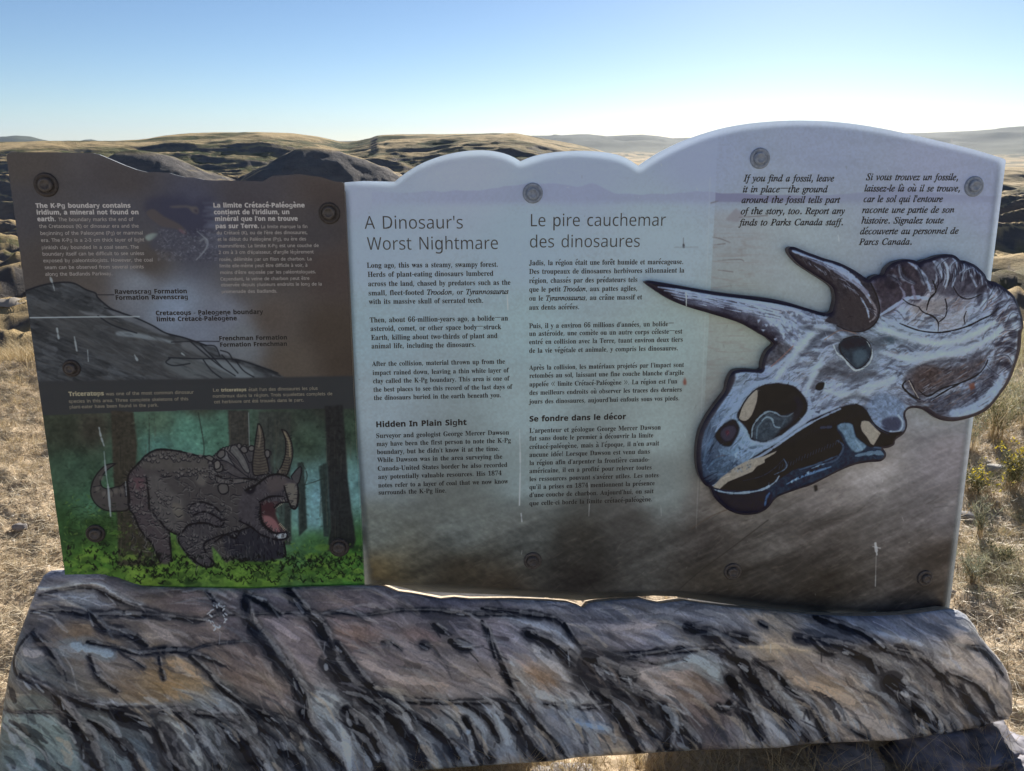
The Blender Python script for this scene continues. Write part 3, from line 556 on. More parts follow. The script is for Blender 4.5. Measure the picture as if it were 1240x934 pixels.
    # dark fissures
    D1 = [(cA,[(150,118),(240,98),(330,92),(400,122),(480,155),(560,175),(650,195),(720,205),(800,180),(900,180),(1000,175),(1130,180),(1240,175)],2.6),(cA,[(120,178),(230,172),(330,186),(450,182),(600,192),(720,203)],4.0),
        (cA,[(330,280),(430,295),(510,315),(620,305),(690,310),(760,330),(815,355)],3.5),(cA,[(690,310),(760,285),(840,275),(930,272)],1.6),(cA,[(700,325),(750,370),(790,420),(840,465),(900,500),(950,530)],3.4),(cA,[(100,395),(150,415),(230,450),(330,492),(400,515),(500,528),(620,520),(720,535),(830,550),(950,545),(1080,572)],5.0),
        (cA,[(880,110),(900,200),(950,260),(1010,340),(1060,400),(1090,470),(1100,560),(1160,650),(1220,740)],7),(cA,[(1030,100),(1090,160),(1150,220),(1200,320),(1240,400)],6),(cA,[(740,105),(790,150),(820,180)],3.5),(cA,[(270,560),(300,620),(330,700),(350,760)],7),(cA,[(330,560),(400,620),(470,690),(510,750)],5.5),
        (cA,[(430,540),(540,580),(590,640),(640,740)],10),(cA,[(640,540),(700,600),(740,660),(790,740)],3.5),(cA,[(800,570),(870,640),(940,750)],10),(cA,[(920,560),(1000,640),(1080,740)],9),(cA,[(85,395),(60,350),(90,290),(130,250)],2.8),(cA,[(230,450),(260,520),(290,600)],6),(cA,[(900,520),(1000,560),(1080,620)],8),
        (cA,[(20,525),(120,525),(240,525)],1.8),(cA,[(340,330),(380,400),(440,450)],3.5),(cA,[(130,250),(190,300),(250,380)],4),(cA,[(480,330),(540,365)],2),(cA,[(590,330),(610,400)],2.5),(cA,[(330,185),(380,230),(470,250),(540,290)],4.5),(cA,[(880,110),(960,150),(1010,180)],4),(cA,[(660,760),(600,700),(560,600)],5),
        (cB,[(0,170),(120,185),(240,170),(370,170),(440,180),(560,185),(700,185),(790,195),(850,250),(895,310)],2.6),(cB,[(540,165),(690,180),(780,195)],3.5),(cB,[(690,245),(780,280),(860,350),(910,410),(940,450),(990,500),(1040,570),(1100,680)],7.5),(cB,[(540,210),(580,290),(620,380),(650,450),(700,520),(760,600),(830,680)],4),
        (cB,[(890,310),(1000,322),(1100,315),(1240,297)],3.8),(cB,[(880,380),(900,400),(980,400),(1040,450),(1100,480),(1150,520),(1240,570)],9),(cB,[(900,340),(960,370),(1040,400)],13),(cB,[(0,340),(50,400),(110,440),(170,500),(230,560),(290,640),(330,720)],11),(cB,[(30,280),(90,360),(140,420),(200,470),(330,490),(480,495),(640,490)],4.5),
        (cB,[(480,500),(560,560),(600,640)],3.5),(cB,[(610,500),(660,570),(710,650),(760,700)],6.5),(cB,[(480,560),(520,640),(570,700)],6),(cB,[(260,520),(360,590),(440,670),(500,710)],6),(cB,[(1100,560),(1160,620),(1220,670)],5),(cB,[(425,275),(460,290),(495,298)],5.5),(cB,[(325,285),(352,294)],3.5),(cB,[(190,280),(212,286)],3.2),(cB,[(220,280),(255,305)],1.6),
        (cB,[(60,520),(120,600),(170,700),(190,745)],9),(cB,[(370,220),(400,240)],4.5),(cB,[(830,215),(850,250)],3),(cB,[(760,500),(880,515),(980,505)],3),(cB,[(1050,330),(1150,350),(1240,330)],2),(cB,[(560,230),(575,300),(585,330)],2),
        (cC,[(70,215),(150,240),(200,290),(260,330),(300,390),(360,460),(430,530),(500,610)],8),(cC,[(0,300),(100,285),(190,285)],3.4),(cC,[(220,390),(260,440),(290,520),(340,600)],8.5),(cC,[(300,330),(370,370),(430,430),(500,480),(540,560),(560,610)],4.5),(cC,[(440,250),(560,270),(640,300),(720,360),(780,430),(830,500),(850,570)],8),
        (cC,[(520,190),(640,230),(720,280),(800,300),(880,340),(960,410),(1040,470),(1090,550)],6.5),(cC,[(900,450),(950,510),(1000,580)],7.5),(cC,[(760,400),(830,450),(900,520),(930,590)],16),(cC,[(950,370),(1050,410),(1110,470),(1130,520),(1170,535)],3.6),(cC,[(200,240),(300,260)],5.5),(cC,[(0,520),(60,560),(110,620)],8),(cC,[(190,490),(220,500),(240,470)],5),
        (cC,[(480,250),(520,290),(560,300)],3.5),(cC,[(1010,280),(1080,300),(1150,380)],4),(cC,[(640,570),(700,600)],2.5),(cC,[(0,490),(30,540),(10,640)],7),(cC,[(320,200),(345,215)],2.5),(cC,[(1000,420),(1060,500),(1110,560)],8)]
    for f, p, w in D1:
        P = f(p)
        cv.stroke(P, w*3.2, (56,56,62), .5, 5.0, 6, .35, .45)
        cv.stroke(P, w*1.9, (34,34,40), .75, 2.2, 6, .4, .7)
        cv.stroke(P, w*1.1, (20,21,27), .9, 1.2, 6, .5, .9)
        cv.stroke([(a+w*1.1, b-w*.2) for a, b in P], w*.7, (124,124,132), .5, 1.6, 6, .6, .8)
        for _ in range(int(len(P)*w*.45)):      # ragged brush ends beside each fissure
            i = random.randrange(len(P)-1); t = random.random(); x = P[i][0]*(1-t)+P[i+1][0]*t+random.uniform(-w, w); y = P[i][1]*(1-t)+P[i+1][1]*t+random.uniform(-w, w)*.6
            a = math.atan2(P[i+1][1]-P[i][1], P[i+1][0]-P[i][0])+random.gauss(.15, .25); l = random.uniform(5, 20)
            cv.stroke([(x, y), (x+l*math.cos(a), y+l*math.sin(a))], random.uniform(.6, w*.5+.8), (28,28,34) if random.random() < .62 else (120,126,142), random.uniform(.25, .7), .9, 2, .8)
    for _ in range(330):      # loose diagonal strokes of the lower half
        x = random.uniform(0, 1220); y = random.uniform(825, 925); a = ang(x, y)+random.gauss(.05, .12); l = random.uniform(18, 60)
        cv.stroke([(x, y), (x+l*.5*math.cos(a-.12), y+l*.5*math.sin(a-.12)), (x+l*math.cos(a+.1), y+l*math.sin(a+.1))], random.uniform(1.5, 7), random.choice([(122,126,138),(104,112,128),(30,32,40),(42,46,56),(124,114,106),(24,25,32)]), random.uniform(.3, .7), 1.2, 4, .75, .5)
    for _ in range(260):
        x = random.uniform(0, 1220); y = random.uniform(700, 860); a = ang(x, y)+random.gauss(0, .15); l = random.uniform(20, 70)
        cv.stroke([(x, y), (x+l*.5*math.cos(a-.1), y+l*.5*math.sin(a-.1)), (x+l*math.cos(a+.1), y+l*math.sin(a+.1))], random.uniform(1.5, 6), random.choice([(126,120,116),(112,112,124),(92,84,84),(46,46,54),(130,132,144),(84,90,104)]), random.uniform(.2, .5), 1.4, 4, .75, .5)
    cv.img[:] = np.clip((cv.img-.31)*1.18+.305, .03, 1); g_ = cv.img.mean(2, keepdims=True); cv.img[:] = g_+(cv.img-g_)*.72; cv.img *= np.array([1.03, 1.045, 1.03])
    cv.dabs(2600, box, ang, 20, 2.2, .20, .5, spread=.25, shift=4)
    cv.dabs(600, box, ang, 24, 1.2, 0, .22, colour=(142,146,156), spread=.2)
    cv.dabs(600, box, ang, 20, 1.4, 0, .28, colour=(30,30,36), spread=.2)
    cv.grain(.10, 1.6, 1.6, 2, 222)
    # fine ring of chipped paint, small chips
    q = cA
    for k in range(26):
        t = k/26*6.28; x = 790+26*math.cos(t)+random.uniform(-6, 6); y = 190+38*math.sin(t)+random.uniform(-6, 6)
        cv.stroke(q([(x, y), (x+random.uniform(-8, 8), y+random.uniform(-8, 8))]), random.uniform(.8, 2), (150,158,172), .85, .5, 2)
    cv.stroke(q([(803,240),(804,282)]), .7, (120,124,132), .7)
    cv.poly(cB([(485,600),(502,600),(502,615),(487,618)]), (120,134,152), .9, .7); cv.stroke(cC([(350,270),(352,300)]), 1, (140,144,150), .7); cv.stroke(cC([(790,430),(790,450),(800,470)]), .7, (140,144,150), .7)
    for _ in range(160):
        x = random.uniform(5, 1220); y = random.uniform(700, 925)
        cv.poly([(x, y), (x+random.uniform(.5, 2), y+random.uniform(-.5, .5)), (x+random.uniform(0, 1.5), y+random.uniform(.5, 1.8))], random.choice([(150,154,164),(24,24,28)]), .6, .5)
    return cv
# ------------------------------------------------------------------ painted skull board
SK = Plane(SIGN.P(0, 0, 0.022), SIGN.E, SIGN.V)
K8 = crop(770, 290, 2.638); K1 = crop(830, 430, 4.67); K3 = crop(1060, 290, 4.06); K2 = crop(940, 290, 4.67); K4 = crop(960, 430, 5.494)
SKULL_OUT = K8([(30,140),(38,134),(55,134),(80,138),(150,150),(240,166),(330,178),(420,188),(480,200),(540,218),(600,235),(624,233),(632,215),(637,190),(634,170),(625,150),(590,125),(550,100),(515,75),(492,48),(487,36),(490,27),(505,24),(540,38),(600,60),(650,75),(700,100),
     (742,128),(752,122),(762,117),(775,113),(790,114),(800,94),(814,80),(830,71),(865,64),(890,67),(905,73),(920,66),(935,63),(965,52),(1000,48),(1015,50),(1028,58),(1038,68),(1050,68),(1080,80),(1100,96),(1115,112),(1125,130),(1150,137),(1185,160),(1205,178),(1217,198),(1226,220),(1235,250),(1238,280),
     (1232,300),(1230,340),(1222,375),(1210,410),(1195,450),(1165,495),(1130,538),(1095,560),(1050,575),(1010,582),(970,576),(945,560),(920,545),(895,539),(875,541),(863,550),(861,565),(866,580),(866,600),(855,622),(830,640),(826,655),(812,664),(795,668),(790,669),(799,682),(798,696),(785,708),(770,711),
     (745,712),(700,720),(650,740),(600,765),(560,785),(520,798),(480,812),(450,825),(435,842),(420,860),(400,872),(380,878),(340,880),(300,868),(270,846),(250,822),(238,795),(222,786),(210,770),(200,748),(195,725),(193,690),(196,650),(205,610),(225,570),(252,530),(280,494),(288,478),(290,463),(296,445),(305,428),(318,418),
     (350,415),(385,418),(400,415),(402,400),(408,378),(420,355),(440,337),(432,326),(415,312),(400,304),(350,275),(300,256),(230,235),(160,214),(110,193),(70,169)])
def art_skull():
    cv = Canvas(SK, (772, 290, 1248, 632), 1400)
    W1 = (136,148,176); W2 = (120,128,152); DK = (38,35,42); BR = (72,66,68)
    G = [(790,343,(52,42,46)),(830,352,(110,116,140)),(860,362,(124,132,160)),(900,372,(132,142,170)),(930,385,(134,144,172)),(880,385,(54,50,62)),(930,410,(54,46,52)),(905,396,(56,50,58)),(960,385,(112,120,146)),(960,300,(50,42,46)),(990,318,(64,58,68)),(1020,350,(60,56,62)),(1040,370,(62,54,58)),(1050,345,(92,90,110)),
         (955,400,(132,144,174)),(980,405,(110,118,140)),(940,430,(122,132,160)),(960,440,(108,112,130)),(1000,410,(96,100,116)),(985,440,(94,96,108)),(1010,450,(96,98,110)),(990,470,(108,112,130)),(940,450,(116,126,156)),(960,480,(122,130,156)),(1050,400,(92,100,112)),(1080,410,(84,94,104)),(1070,440,(120,130,156)),(1100,430,(116,124,148)),
         (1070,470,(104,108,126)),(1100,460,(110,118,142)),(1130,400,(122,132,158)),(1160,390,(126,136,164)),(1190,390,(128,138,166)),(1210,370,(108,114,138)),(1140,420,(118,126,150)),(1180,420,(112,118,142)),(1090,380,(128,138,168)),(1080,360,(100,98,118)),(1090,335,(76,66,74)),(1070,345,(62,56,64)),(1110,350,(94,92,108)),(1130,360,(112,108,118)),
         (1110,380,(116,108,112)),(1160,370,(108,104,116)),(1120,325,(84,80,90)),(1140,320,(94,92,106)),(1170,330,(88,90,110)),(1200,340,(80,80,94)),(1225,370,(90,86,98)),(1215,400,(118,126,152)),(1230,410,(60,54,62)),(1210,430,(90,80,84)),(1190,450,(80,80,94)),(1130,455,(82,72,70)),(1110,480,(64,58,64)),(1160,450,(86,84,96)),(1150,480,(74,72,82)),
         (1180,480,(106,116,144)),(1160,500,(116,128,156)),(1130,490,(56,54,62)),(1200,470,(70,64,72)),(1080,500,(104,116,142)),(1060,500,(100,110,134)),(1075,520,(84,86,102)),(1050,485,(104,108,126)),(1000,490,(116,124,150)),(970,500,(112,122,150)),(1020,480,(112,118,140)),
         (890,455,(104,114,136)),(880,480,(108,122,150)),(870,500,(86,98,120)),(860,530,(72,84,106)),(855,560,(56,66,86)),(870,570,(70,84,104)),(900,540,(98,114,140)),(910,530,(104,122,146)),(930,520,(104,118,142)),(960,505,(110,122,150)),(860,590,(38,40,52)),(880,600,(38,44,60)),(920,600,(44,54,74)),(960,590,(42,50,68)),(1000,575,(50,62,84)),(1040,550,(56,70,92)),(1060,545,(62,74,96)),(1025,520,(70,86,108))]
    cv.guide(G, 3.4)
    X, Y = cv.X, cv.Y
    n = fbm((X*.7+Y*.7)/22, (Y*.7-X*.7)/10, 5, 301)-.5; n2 = fbm(X/11, Y/11, 4, 305)-.5
    cv.img *= (1+.30*n+.28*n2)[..., None]
    AN = [(800,345,.12),(860,365,.2),(920,390,.45),(950,410,.8),(960,310,.35),(1020,330,.8),(1050,370,1.4),(900,500,-.9),(860,540,-1.1),(880,580,-.4),(950,560,-.45),(1020,560,-.45),(940,460,-.8),(990,430,-.3),(1010,480,-.6),(1060,460,-.25),(1100,440,-.25),(1150,400,-.2),(1200,380,-.6),(1210,340,-1.0),(1180,320,-1.1),(1140,320,-1.4),(1090,330,-1.2),(1100,370,-.5),(1150,440,-.5),(1200,450,-1.0),(1150,490,-.5),(1080,510,1.2),(1230,410,-1.3)]
    AX = np.array([(a, b) for a, b, c in AN], float); AV = np.array([c for a, b, c in AN])
    def ang(x, y):
        w = 1/((AX[:, 0]-x)**2+(AX[:, 1]-y)**2+200)**1.5
        return float((w*AV).sum()/w.sum())
    box = (775, 295, 1242, 628)
    cv.dabs(3600, box, ang, 20, 3.0, .18, .6, spread=.35, shift=8)
    cv.dabs(800, (935, 380, 1235, 510), ang, 16, 2.6, 0, .28, colour=(142,156,186), spread=.3)
    cv.dabs(900, (935, 300, 1235, 510), ang, 12, 1.5, 0, .35, colour=(64,60,72), spread=.4)
    cv.dabs(260, (935, 300, 1235, 510), ang, 12, 1.8, 0, .4, colour=(112,84,74), spread=.4)
    cv.dabs(700, (935, 380, 1235, 500), ang, 20, 4.0, 0, .38, colour=(66,66,78), spread=.4)
    cv.dabs(380, (935, 380, 1235, 500), ang, 20, 4.2, 0, .35, colour=(140,154,182), spread=.3)
    for _ in range(300):      # long wrinkles over the frill and the snout
        t = random.random()
        x, y = (random.uniform(1060, 1232), random.uniform(312, 500)) if t < .75 else (random.uniform(860, 960), random.uniform(440, 560))
        a = ang(x, y)+random.gauss(0, .2); l = random.uniform(8, 30)
        cv.stroke([(x, y), (x+l*.5*math.cos(a-.25), y+l*.5*math.sin(a-.25)), (x+l*math.cos(a+.2), y+l*math.sin(a+.2))], random.uniform(.8, 2.4), random.choice([(42,40,50),(142,154,182),(52,50,60),(84,74,76),(124,136,166)]), random.uniform(.2, .5), 1.0, 4, .75, .4)
    K = (30,26,33)
    for f, p, w, c, al in [(K8,[(480,400),(560,330),(600,300)],14,(62,62,72),.45),(K8,[(560,470),(600,420),(640,420),(690,440),(760,430)],16,(70,68,76),.5),(K8,[(760,330),(850,310),(900,330)],16,(64,68,78),.45),(K8,[(600,480),(680,500),(760,470),(820,440)],12,(150,160,178),.5),(K8,[(770,280),(860,310),(960,330),(1060,310),(1150,260)],10,(158,168,188),.55),(K8,[(780,360),(880,380),(980,370),(1080,340),(1180,280)],12,(150,160,180),.5),(K8,[(870,420),(950,390),(1050,385),(1120,350)],9,(70,66,74),.5),(K8,[(1160,240),(1190,300),(1180,380)],10,(74,70,78),.45),(K8,[(1190,230),(1215,300),(1200,380)],7,(150,158,176),.5),(K8,[(430,470),(480,400),(560,300),(600,280)],10,(158,170,192),.5),(K8,[(540,500),(560,440),(590,380)],9,(150,162,184),.45),(K8,[(640,520),(700,500),(760,520)],8,(60,58,66),.45),(K8,[(520,280),(580,290),(640,300)],8,(76,78,90),.45)]:
        cv.stroke(f(p), w, c, al, 5, 6, .6, .4); cv.stroke(f(p), w*.4, tuple(q*1.03 if q > 100 else q*.7 for q in c), al*.6, 2.5, 6, .6, .6)
    # ---- first horn
    cv.poly(K8([(30,140),(80,150),(160,205),(260,232),(340,255),(430,300),(470,345),(440,335),(400,304),(300,256),(230,235),(160,214),(70,169)]), (50,44,50), .92, 2.0, 0, .2)
    cv.poly(K8([(120,175),(220,205),(330,225),(420,265),(475,320),(440,320),(350,270),(240,232),(150,205)]), (58,54,66), .7, 3, 3, .2)
    for p, w in [([(70,152),(160,165),(260,182),(380,200),(470,215),(560,250)], 3.6), ([(90,163),(200,182),(330,205),(430,235)], 2.4), ([(350,200),(440,240),(500,270)], 5), ([(400,235),(450,265),(470,300)], 4)]:
        cv.stroke(K8(p), w, (138,150,182), .75, 1.5, 6, .7, .4)
    for _ in range(60):
        x = random.uniform(380, 520); y = random.uniform(225, 320) 
        cv.poly(K8([(x, y), (x+random.uniform(4, 14), y+random.uniform(-4, 4)), (x+random.uniform(2, 10), y+random.uniform(6, 14))]), random.choice([(150,160,188),(84,88,110)]), .75, .5)
    for _ in range(90):
        x = random.uniform(100, 420); y = np.interp(x, [100,420], [165,225])+random.uniform(-8, 22); l = random.uniform(15, 50)
        cv.stroke(K8([(x, y), (x+l, y+l*.22)]), random.uniform(.5, 1.4), random.choice([(150,160,188),(76,78,98),(60,56,68)]), .6, .7, 2, .8)
    cv.stroke(K8([(45,140),(150,156),(330,184),(480,208),(600,242)]), 2.6, K, .9, .8)
    # ---- second horn
    h2 = K8([(488,36),(505,24),(600,60),(700,100),(748,140),(770,190),(776,235),(760,270),(725,292),(680,290),(640,272),(600,262),(620,240),(635,200),(630,160),(590,125),(515,75)])
    cv.poly(h2, (60,54,59), .97, .8, 2, .18)
    cv.poly(K8([(640,200),(700,160),(750,220),(760,262),(720,285),(650,265)]), (64,56,58), .7, 6, 3)
    for p, w, c in [([(500,38),(560,58),(640,88),(700,130),(742,180)],5,(132,144,176)),([(540,58),(620,92),(690,140)],3,(96,100,124)),([(600,80),(660,110),(720,160),(750,205)],3,(124,132,160)),([(725,165),(758,210),(762,245),(745,262)],3,(112,104,112)),([(715,185),(735,220),(742,250)],2.4,(134,144,172)),([(690,130),(735,170)],5,(96,94,112))]:
        cv.stroke(K8(p), w, c, .8, 1.2, 6, .6, .4)
    for _ in range(70):
        x = random.uniform(520, 760); y = np.interp(x, [500,600,700,760], [50,85,150,235])+random.uniform(-10, 30); cv.stroke(K8([(x, y), (x+random.uniform(6, 22), y+random.uniform(5, 20))]), random.uniform(.5, 1.2), random.choice([(120,124,146),(44,38,44),(80,76,88)]), .55, .6, 2, .8)
    cv.stroke(K8([(748,140),(770,190),(776,235),(760,270),(725,292),(680,292),(640,275)]), 1.6, K, .9, .8)
    cv.stroke(K8([(600,240),(625,245),(640,272)]), 1.2, (56,52,60), .8, 1)
    # ---- eye socket
    cv.poly(K8([(700,300),(745,300),(790,330),(770,400),(740,430),(690,425),(650,395),(625,340),(650,310)]), (78,82,92), .5, 5, 3)
    cv.poly(K8([(645,335),(665,315),(700,308),(732,320),(748,345),(746,375),(728,400),(705,412),(690,400),(672,380),(648,362)]), (50,56,66), .97, .8, 3, .12)
    cv.poly(K8([(650,335),(672,316),(715,312),(740,335),(700,345),(668,352)]), (44,44,50), .75, 2.5, 3)
    cv.poly(K8([(690,365),(720,350),(738,370),(720,398),(702,404)]), (72,84,97), .7, 2.5, 3)
    cv.stroke(K8([(628,335),(640,362),(662,380),(682,405),(703,418),(735,402),(750,378),(750,350),(735,322)]), 2.2, (136,140,148), .95, .8, 6, .4, .4)
    cv.stroke(K8([(648,335),(655,365),(690,402),(705,412),(728,400),(746,374),(748,342),(730,318),(700,308),(660,318)]), 1.1, K, .9, .6)
    cv.stroke(K8([(600,320),(650,290),(700,300)]), 1.4, (110,84,74), .7, 1); cv.stroke(K8([(580,380),(600,350),(640,330)]), 2, (126,134,158), .6, 1.4)
    # ---- small openings
    cv.poly(K8([(572,478),(575,462),(590,455),(600,458),(596,475),(585,482)]), (30,32,38), .95, .7, 2); cv.stroke(K8([(602,456),(604,470)]), 1.2, (140,150,170), .9)
    cv.poly(K8([(568,550),(588,545),(584,556)]), (60,64,80), .9, .7); cv.poly(K8([(800,312),(820,312),(822,330),(805,330)]), (64,74,86), .7, 1.2, 2)
    # ---- frill structure
    cv.poly(K8([(755,130),(800,105),(850,70),(900,75),(925,100),(930,150),(900,200),(860,190),(820,230),(780,240),(778,190)]), (62,54,62), .88, 2.5, 3, .2)
    cv.poly(K8([(905,75),(965,56),(1020,56),(1050,75),(1110,110),(1140,150),(1100,170),(1040,180),(980,180),(940,150)]), (68,64,76), .8, 2.5, 3, .2)
    for p, w, c in [([(868,72),(905,100),(930,140),(938,165)],4,(124,134,162)),([(945,66),(968,90),(975,125)],4.5,(136,146,172)),([(975,62),(992,90),(994,120),(985,150)],3.2,(140,148,172)),([(1010,60),(1022,80),(1015,120),(1008,150)],3.2,(120,130,156)),([(1045,80),(1060,100),(1085,150)],2.6,(124,132,156)),([(1075,90),(1110,120)],3.0,(116,124,152)),
        ([(780,240),(820,215),(860,190),(900,185),(930,190)],5,(132,144,174)),([(785,250),(840,275),(900,290),(960,295)],6,(134,146,178)),([(840,150),(855,180),(830,220)],3,(112,110,136)),([(880,150),(890,190)],4,(104,98,118)),([(1120,150),(1150,180),(1190,195)],2.5,(120,128,154)),([(1150,150),(1195,180),(1215,215)],2.2,(108,108,126)),([(1090,190),(1130,185),(1150,215),(1130,245)],3,(92,100,120))]:
        cv.stroke(K8(p), w, c, .75, 1.3, 6, .6, .4)
    for k in range(38):
        x = 955+k*7; y = 75+abs(k-12)*3.2+random.uniform(-8, 8); l = random.uniform(25, 60); a = 1.75-k*.02
        cv.stroke(K8([(x, y), (x+l*.3*math.cos(a)+4, y+l*.5*math.sin(a)), (x+l*math.cos(a), y+l*math.sin(a))]), random.uniform(1, 2.4), random.choice([(40,36,44),(56,54,66),(128,136,158),(30,28,36)]), .65, .8, 4, .7)
    for k in range(110):     # rays of the right-hand rim
        t = random.uniform(0, 1); x = np.interp(t, [0,.4,1], [1130,1200,1190]); y = np.interp(t, [0,.4,1], [170,240,430]); l = random.uniform(20, 60); a = np.interp(t, [0,.5,1], [2.2,2.6,2.5])+random.gauss(0, .15)
        cv.stroke(K8([(x+random.uniform(-20, 25), y), (x+l*math.cos(a), y+l*math.sin(a))]), random.uniform(.8, 2.2), random.choice([(138,148,174),(70,66,80),(118,96,92),(150,160,184),(52,48,60)]), .55, .9, 2, .8)
    RIM = [(790,118),(805,95),(830,78),(870,72),(905,80),(940,70),(975,60),(1005,56),(1035,70),(1065,84),(1095,102),(1120,132),(1155,143),(1190,170),(1213,205),(1226,245),(1230,295),(1222,345),(1203,400),(1178,458),(1138,518),(1090,550),(1040,566)]
    RP = crv(RIM, 5)
    for i, (x, y) in enumerate(RP):
        if i % 2 or random.random() < .28: continue
        x += random.uniform(-6, 6)
        tx_, ty_ = (960, 230) if x < 1130 and y < 200 else (1030, 330); d = math.hypot(tx_-x, ty_-y); l = random.uniform(34, 92); ux, uy = (tx_-x)/d, (ty_-y)/d; bnd = random.uniform(6, 16)
        bnd *= random.choice((-.4, 1, 1.3)); P = [(x+ux*4, y+uy*4), (x+ux*l*.5-uy*bnd, y+uy*l*.5+ux*bnd), (x+ux*l, y+uy*l)]
        dark = (i//2) % 2 == 0
        cv.stroke(K8(P), random.uniform(4.5, 8) if dark else random.uniform(2.5, 5), (42,38,47) if dark else (132,143,168), random.uniform(.35, .65), 2.4, 5, .7, .6)
        if not dark: cv.stroke(K8([(a+2, b+2) for a, b in P]), 1.0, (34,30,38), .6, .8, 5, .6)
    CR = [([(840,268),(900,290),(960,297),(1010,290),(1060,275),(1100,255),(1135,238),(1155,215)],2.0),([(962,293),(962,265),(945,245),(915,232),(900,215)],1.6),([(962,265),(985,245),(990,215),(985,190)],1.6),([(1048,270),(1045,250),(1052,230)],1.4),([(925,225),(935,190),(955,165),(945,130)],2.0),([(900,215),(870,205),(850,190)],1.2),
          ([(900,480),(930,500),(975,475),(1040,455),(1090,430),(1115,400),(1120,385)],2.0),([(1040,455),(1000,475),(960,500),(945,515)],2.2),([(860,450),(850,470),(880,500),(905,510)],2.2),([(870,445),(885,470),(892,505)],.9),([(1010,150),(1030,180),(1060,190),(1100,175)],1.4)]
    cv.poly(K8([(955,255),(1000,235),(1055,225),(1050,268),(1000,288),(965,290)]), (112,104,108), .5, 3, 3); cv.poly(K8([(880,210),(935,200),(985,195),(982,240),(950,240)]), (112,102,104), .5, 3, 3)
    cv.poly(K8([(850,440),(900,405),(960,410),(1040,400),(1110,375),(1110,400),(1060,440),(960,480),(920,500),(880,490)]), (70,62,66), .78, 4, 3, .3)
    cv.poly(K8([(900,410),(960,405),(950,460),(910,490),(880,460)]), (74,60,58), .6, 4, 3, .2)
    cv.poly(K8([(930,510),(1000,490),(1080,470),(1110,440),(1140,400),(1150,440),(1080,520),(1000,560),(950,550)]), (62,60,72), .6, 4, 3, .3)
    cv.poly(K8([(1000,545),(1050,535),(1110,500),(1150,450),(1170,420),(1165,470),(1120,530),(1060,565),(1010,568)]), (128,142,172), .8, 2.5, 3, .2)
    for _ in range(130):
        x = random.uniform(900, 1110); y = random.uniform(400, 540); l = random.uniform(10, 34); cv.stroke(K8([(x, y), (x+l, y-l*.6)]), random.uniform(.7, 2), random.choice([(104,92,94),(48,44,52),(120,128,150),(94,70,62)]), .5, .9, 2, .8)
    for p, w in CR: cv.stroke(K8(p), w, K, .92, .7, 6, .4, .3)
    cv.poly(K8([(1060,462),(1078,455),(1080,475),(1066,482)]), (104,62,50), .8, 1.5); cv.stroke(K8([(870,450),(885,480),(900,505)]), 1.0, (150,136,128), .9, .6)
    cv.stroke(K8([(940,515),(1000,480),(1040,458)]), 1.2, (116,124,146), .7, .8)
    # ---- quadrate lobe
    cv.poly(K8([(730,540),(760,500),(800,490),(850,520),(858,545),(855,600),(835,625),(790,615),(750,580)]), (92,104,130), .8, 3, 3, .25)
    cv.poly(K8([(785,575),(830,565),(845,590),(825,612),(790,605)]), (58,58,76), .85, 2, 3)
    cv.stroke(K8([(835,560),(850,585),(838,612),(810,612)]), 2.4, (130,140,160), .85, 1); cv.stroke(K8([(700,525),(730,545),(760,590),(800,615),(840,618)]), 1.4, K, .9, .8)
    # ---- jaws: dark cavity, lower jaw
    cv.poly(K8([(242,792),(300,745),(380,690),(460,640),(530,590),(590,560),(650,535),(690,525),(720,532),(740,555),(755,590),(800,618),(850,612),(826,655),(800,668),(760,660),(700,700),(560,770),(400,800),(300,800)]), (34,30,35), .97, 1.0, 2, .15)
    cv.poly(K8([(239,797),(300,800),(380,798),(440,775),(500,735),(560,720),(630,700),(665,655),(640,610),(642,592),(665,585),(690,590),(700,625),(740,660),(780,668),(798,680),(797,698),(770,711),(700,720),(600,765),(520,798),(450,825),(420,860),(380,878),(340,880),(300,868),(262,838)]), (46,54,70), .97, .9, 2, .2)
    cv.poly(K8([(640,595),(665,585),(690,592),(700,630),(735,660),(700,680),(672,650),(662,625)]), (90,110,132), .85, 1.5, 3, .2)
    cv.poly(K8([(245,800),(330,805),(420,800),(430,840),(400,868),(340,872),(290,855)]), (34,38,52), .85, 3, 3)
    for p, w, c in [([(240,796),(290,808),(340,808),(400,798),(440,775),(455,755)],3.0,(118,130,148)),([(440,750),(470,735),(480,720),(470,700)],1.8,(84,98,120)),([(480,780),(520,760),(560,745),(620,725)],3,(80,104,140)),([(520,735),(580,715),(640,690)],2.4,(64,78,102)),([(700,690),(760,680),(795,685)],5,(86,104,126)),([(410,850),(415,825),(425,808)],3,(64,86,124)),
        ([(560,730),(600,715)],2,(110,130,156)),([(700,640),(720,670)],3.6,(100,118,138)),([(340,770),(400,755),(440,730),(470,700)],1.6,(60,62,74)),([(590,600),(620,598)],4,(60,64,84)),([(640,640),(660,660),(640,700),(600,715)],2.6,(64,74,94))]:
        cv.stroke(K8(p), w, c, .85, 1.2, 6, .5, .4)
    for k in range(8): cv.poly(K8([(490+k*13+random.uniform(-3, 3), 772-k*7), (500+k*13, 766-k*7), (497+k*13, 778-k*7)]), random.choice([(24,28,38),(130,150,176)]), .85, .5)
    for k in range(34):
        x = 470+k*8; y = 655-k*3.2+random.uniform(-3, 3); cv.stroke(K8([(x, y), (x+3, y-10)]), 1, (62,56,62), .6, .7, 2)
    for k in range(22):
        x = 455+k*9; y = 735-k*4.0+random.uniform(-3, 3); cv.stroke(K8([(x, y), (x+3, y-12)]), 1.2, (70,76,92), .6, .8, 2)
    cv.stroke(K8([(238,790),(300,748),(340,718),(400,688),(460,648),(530,600),(590,568),(650,540)]), 3.4, (116,126,150), .85, 1.2, 6, .4, .3)
    TAN = (124,114,107)
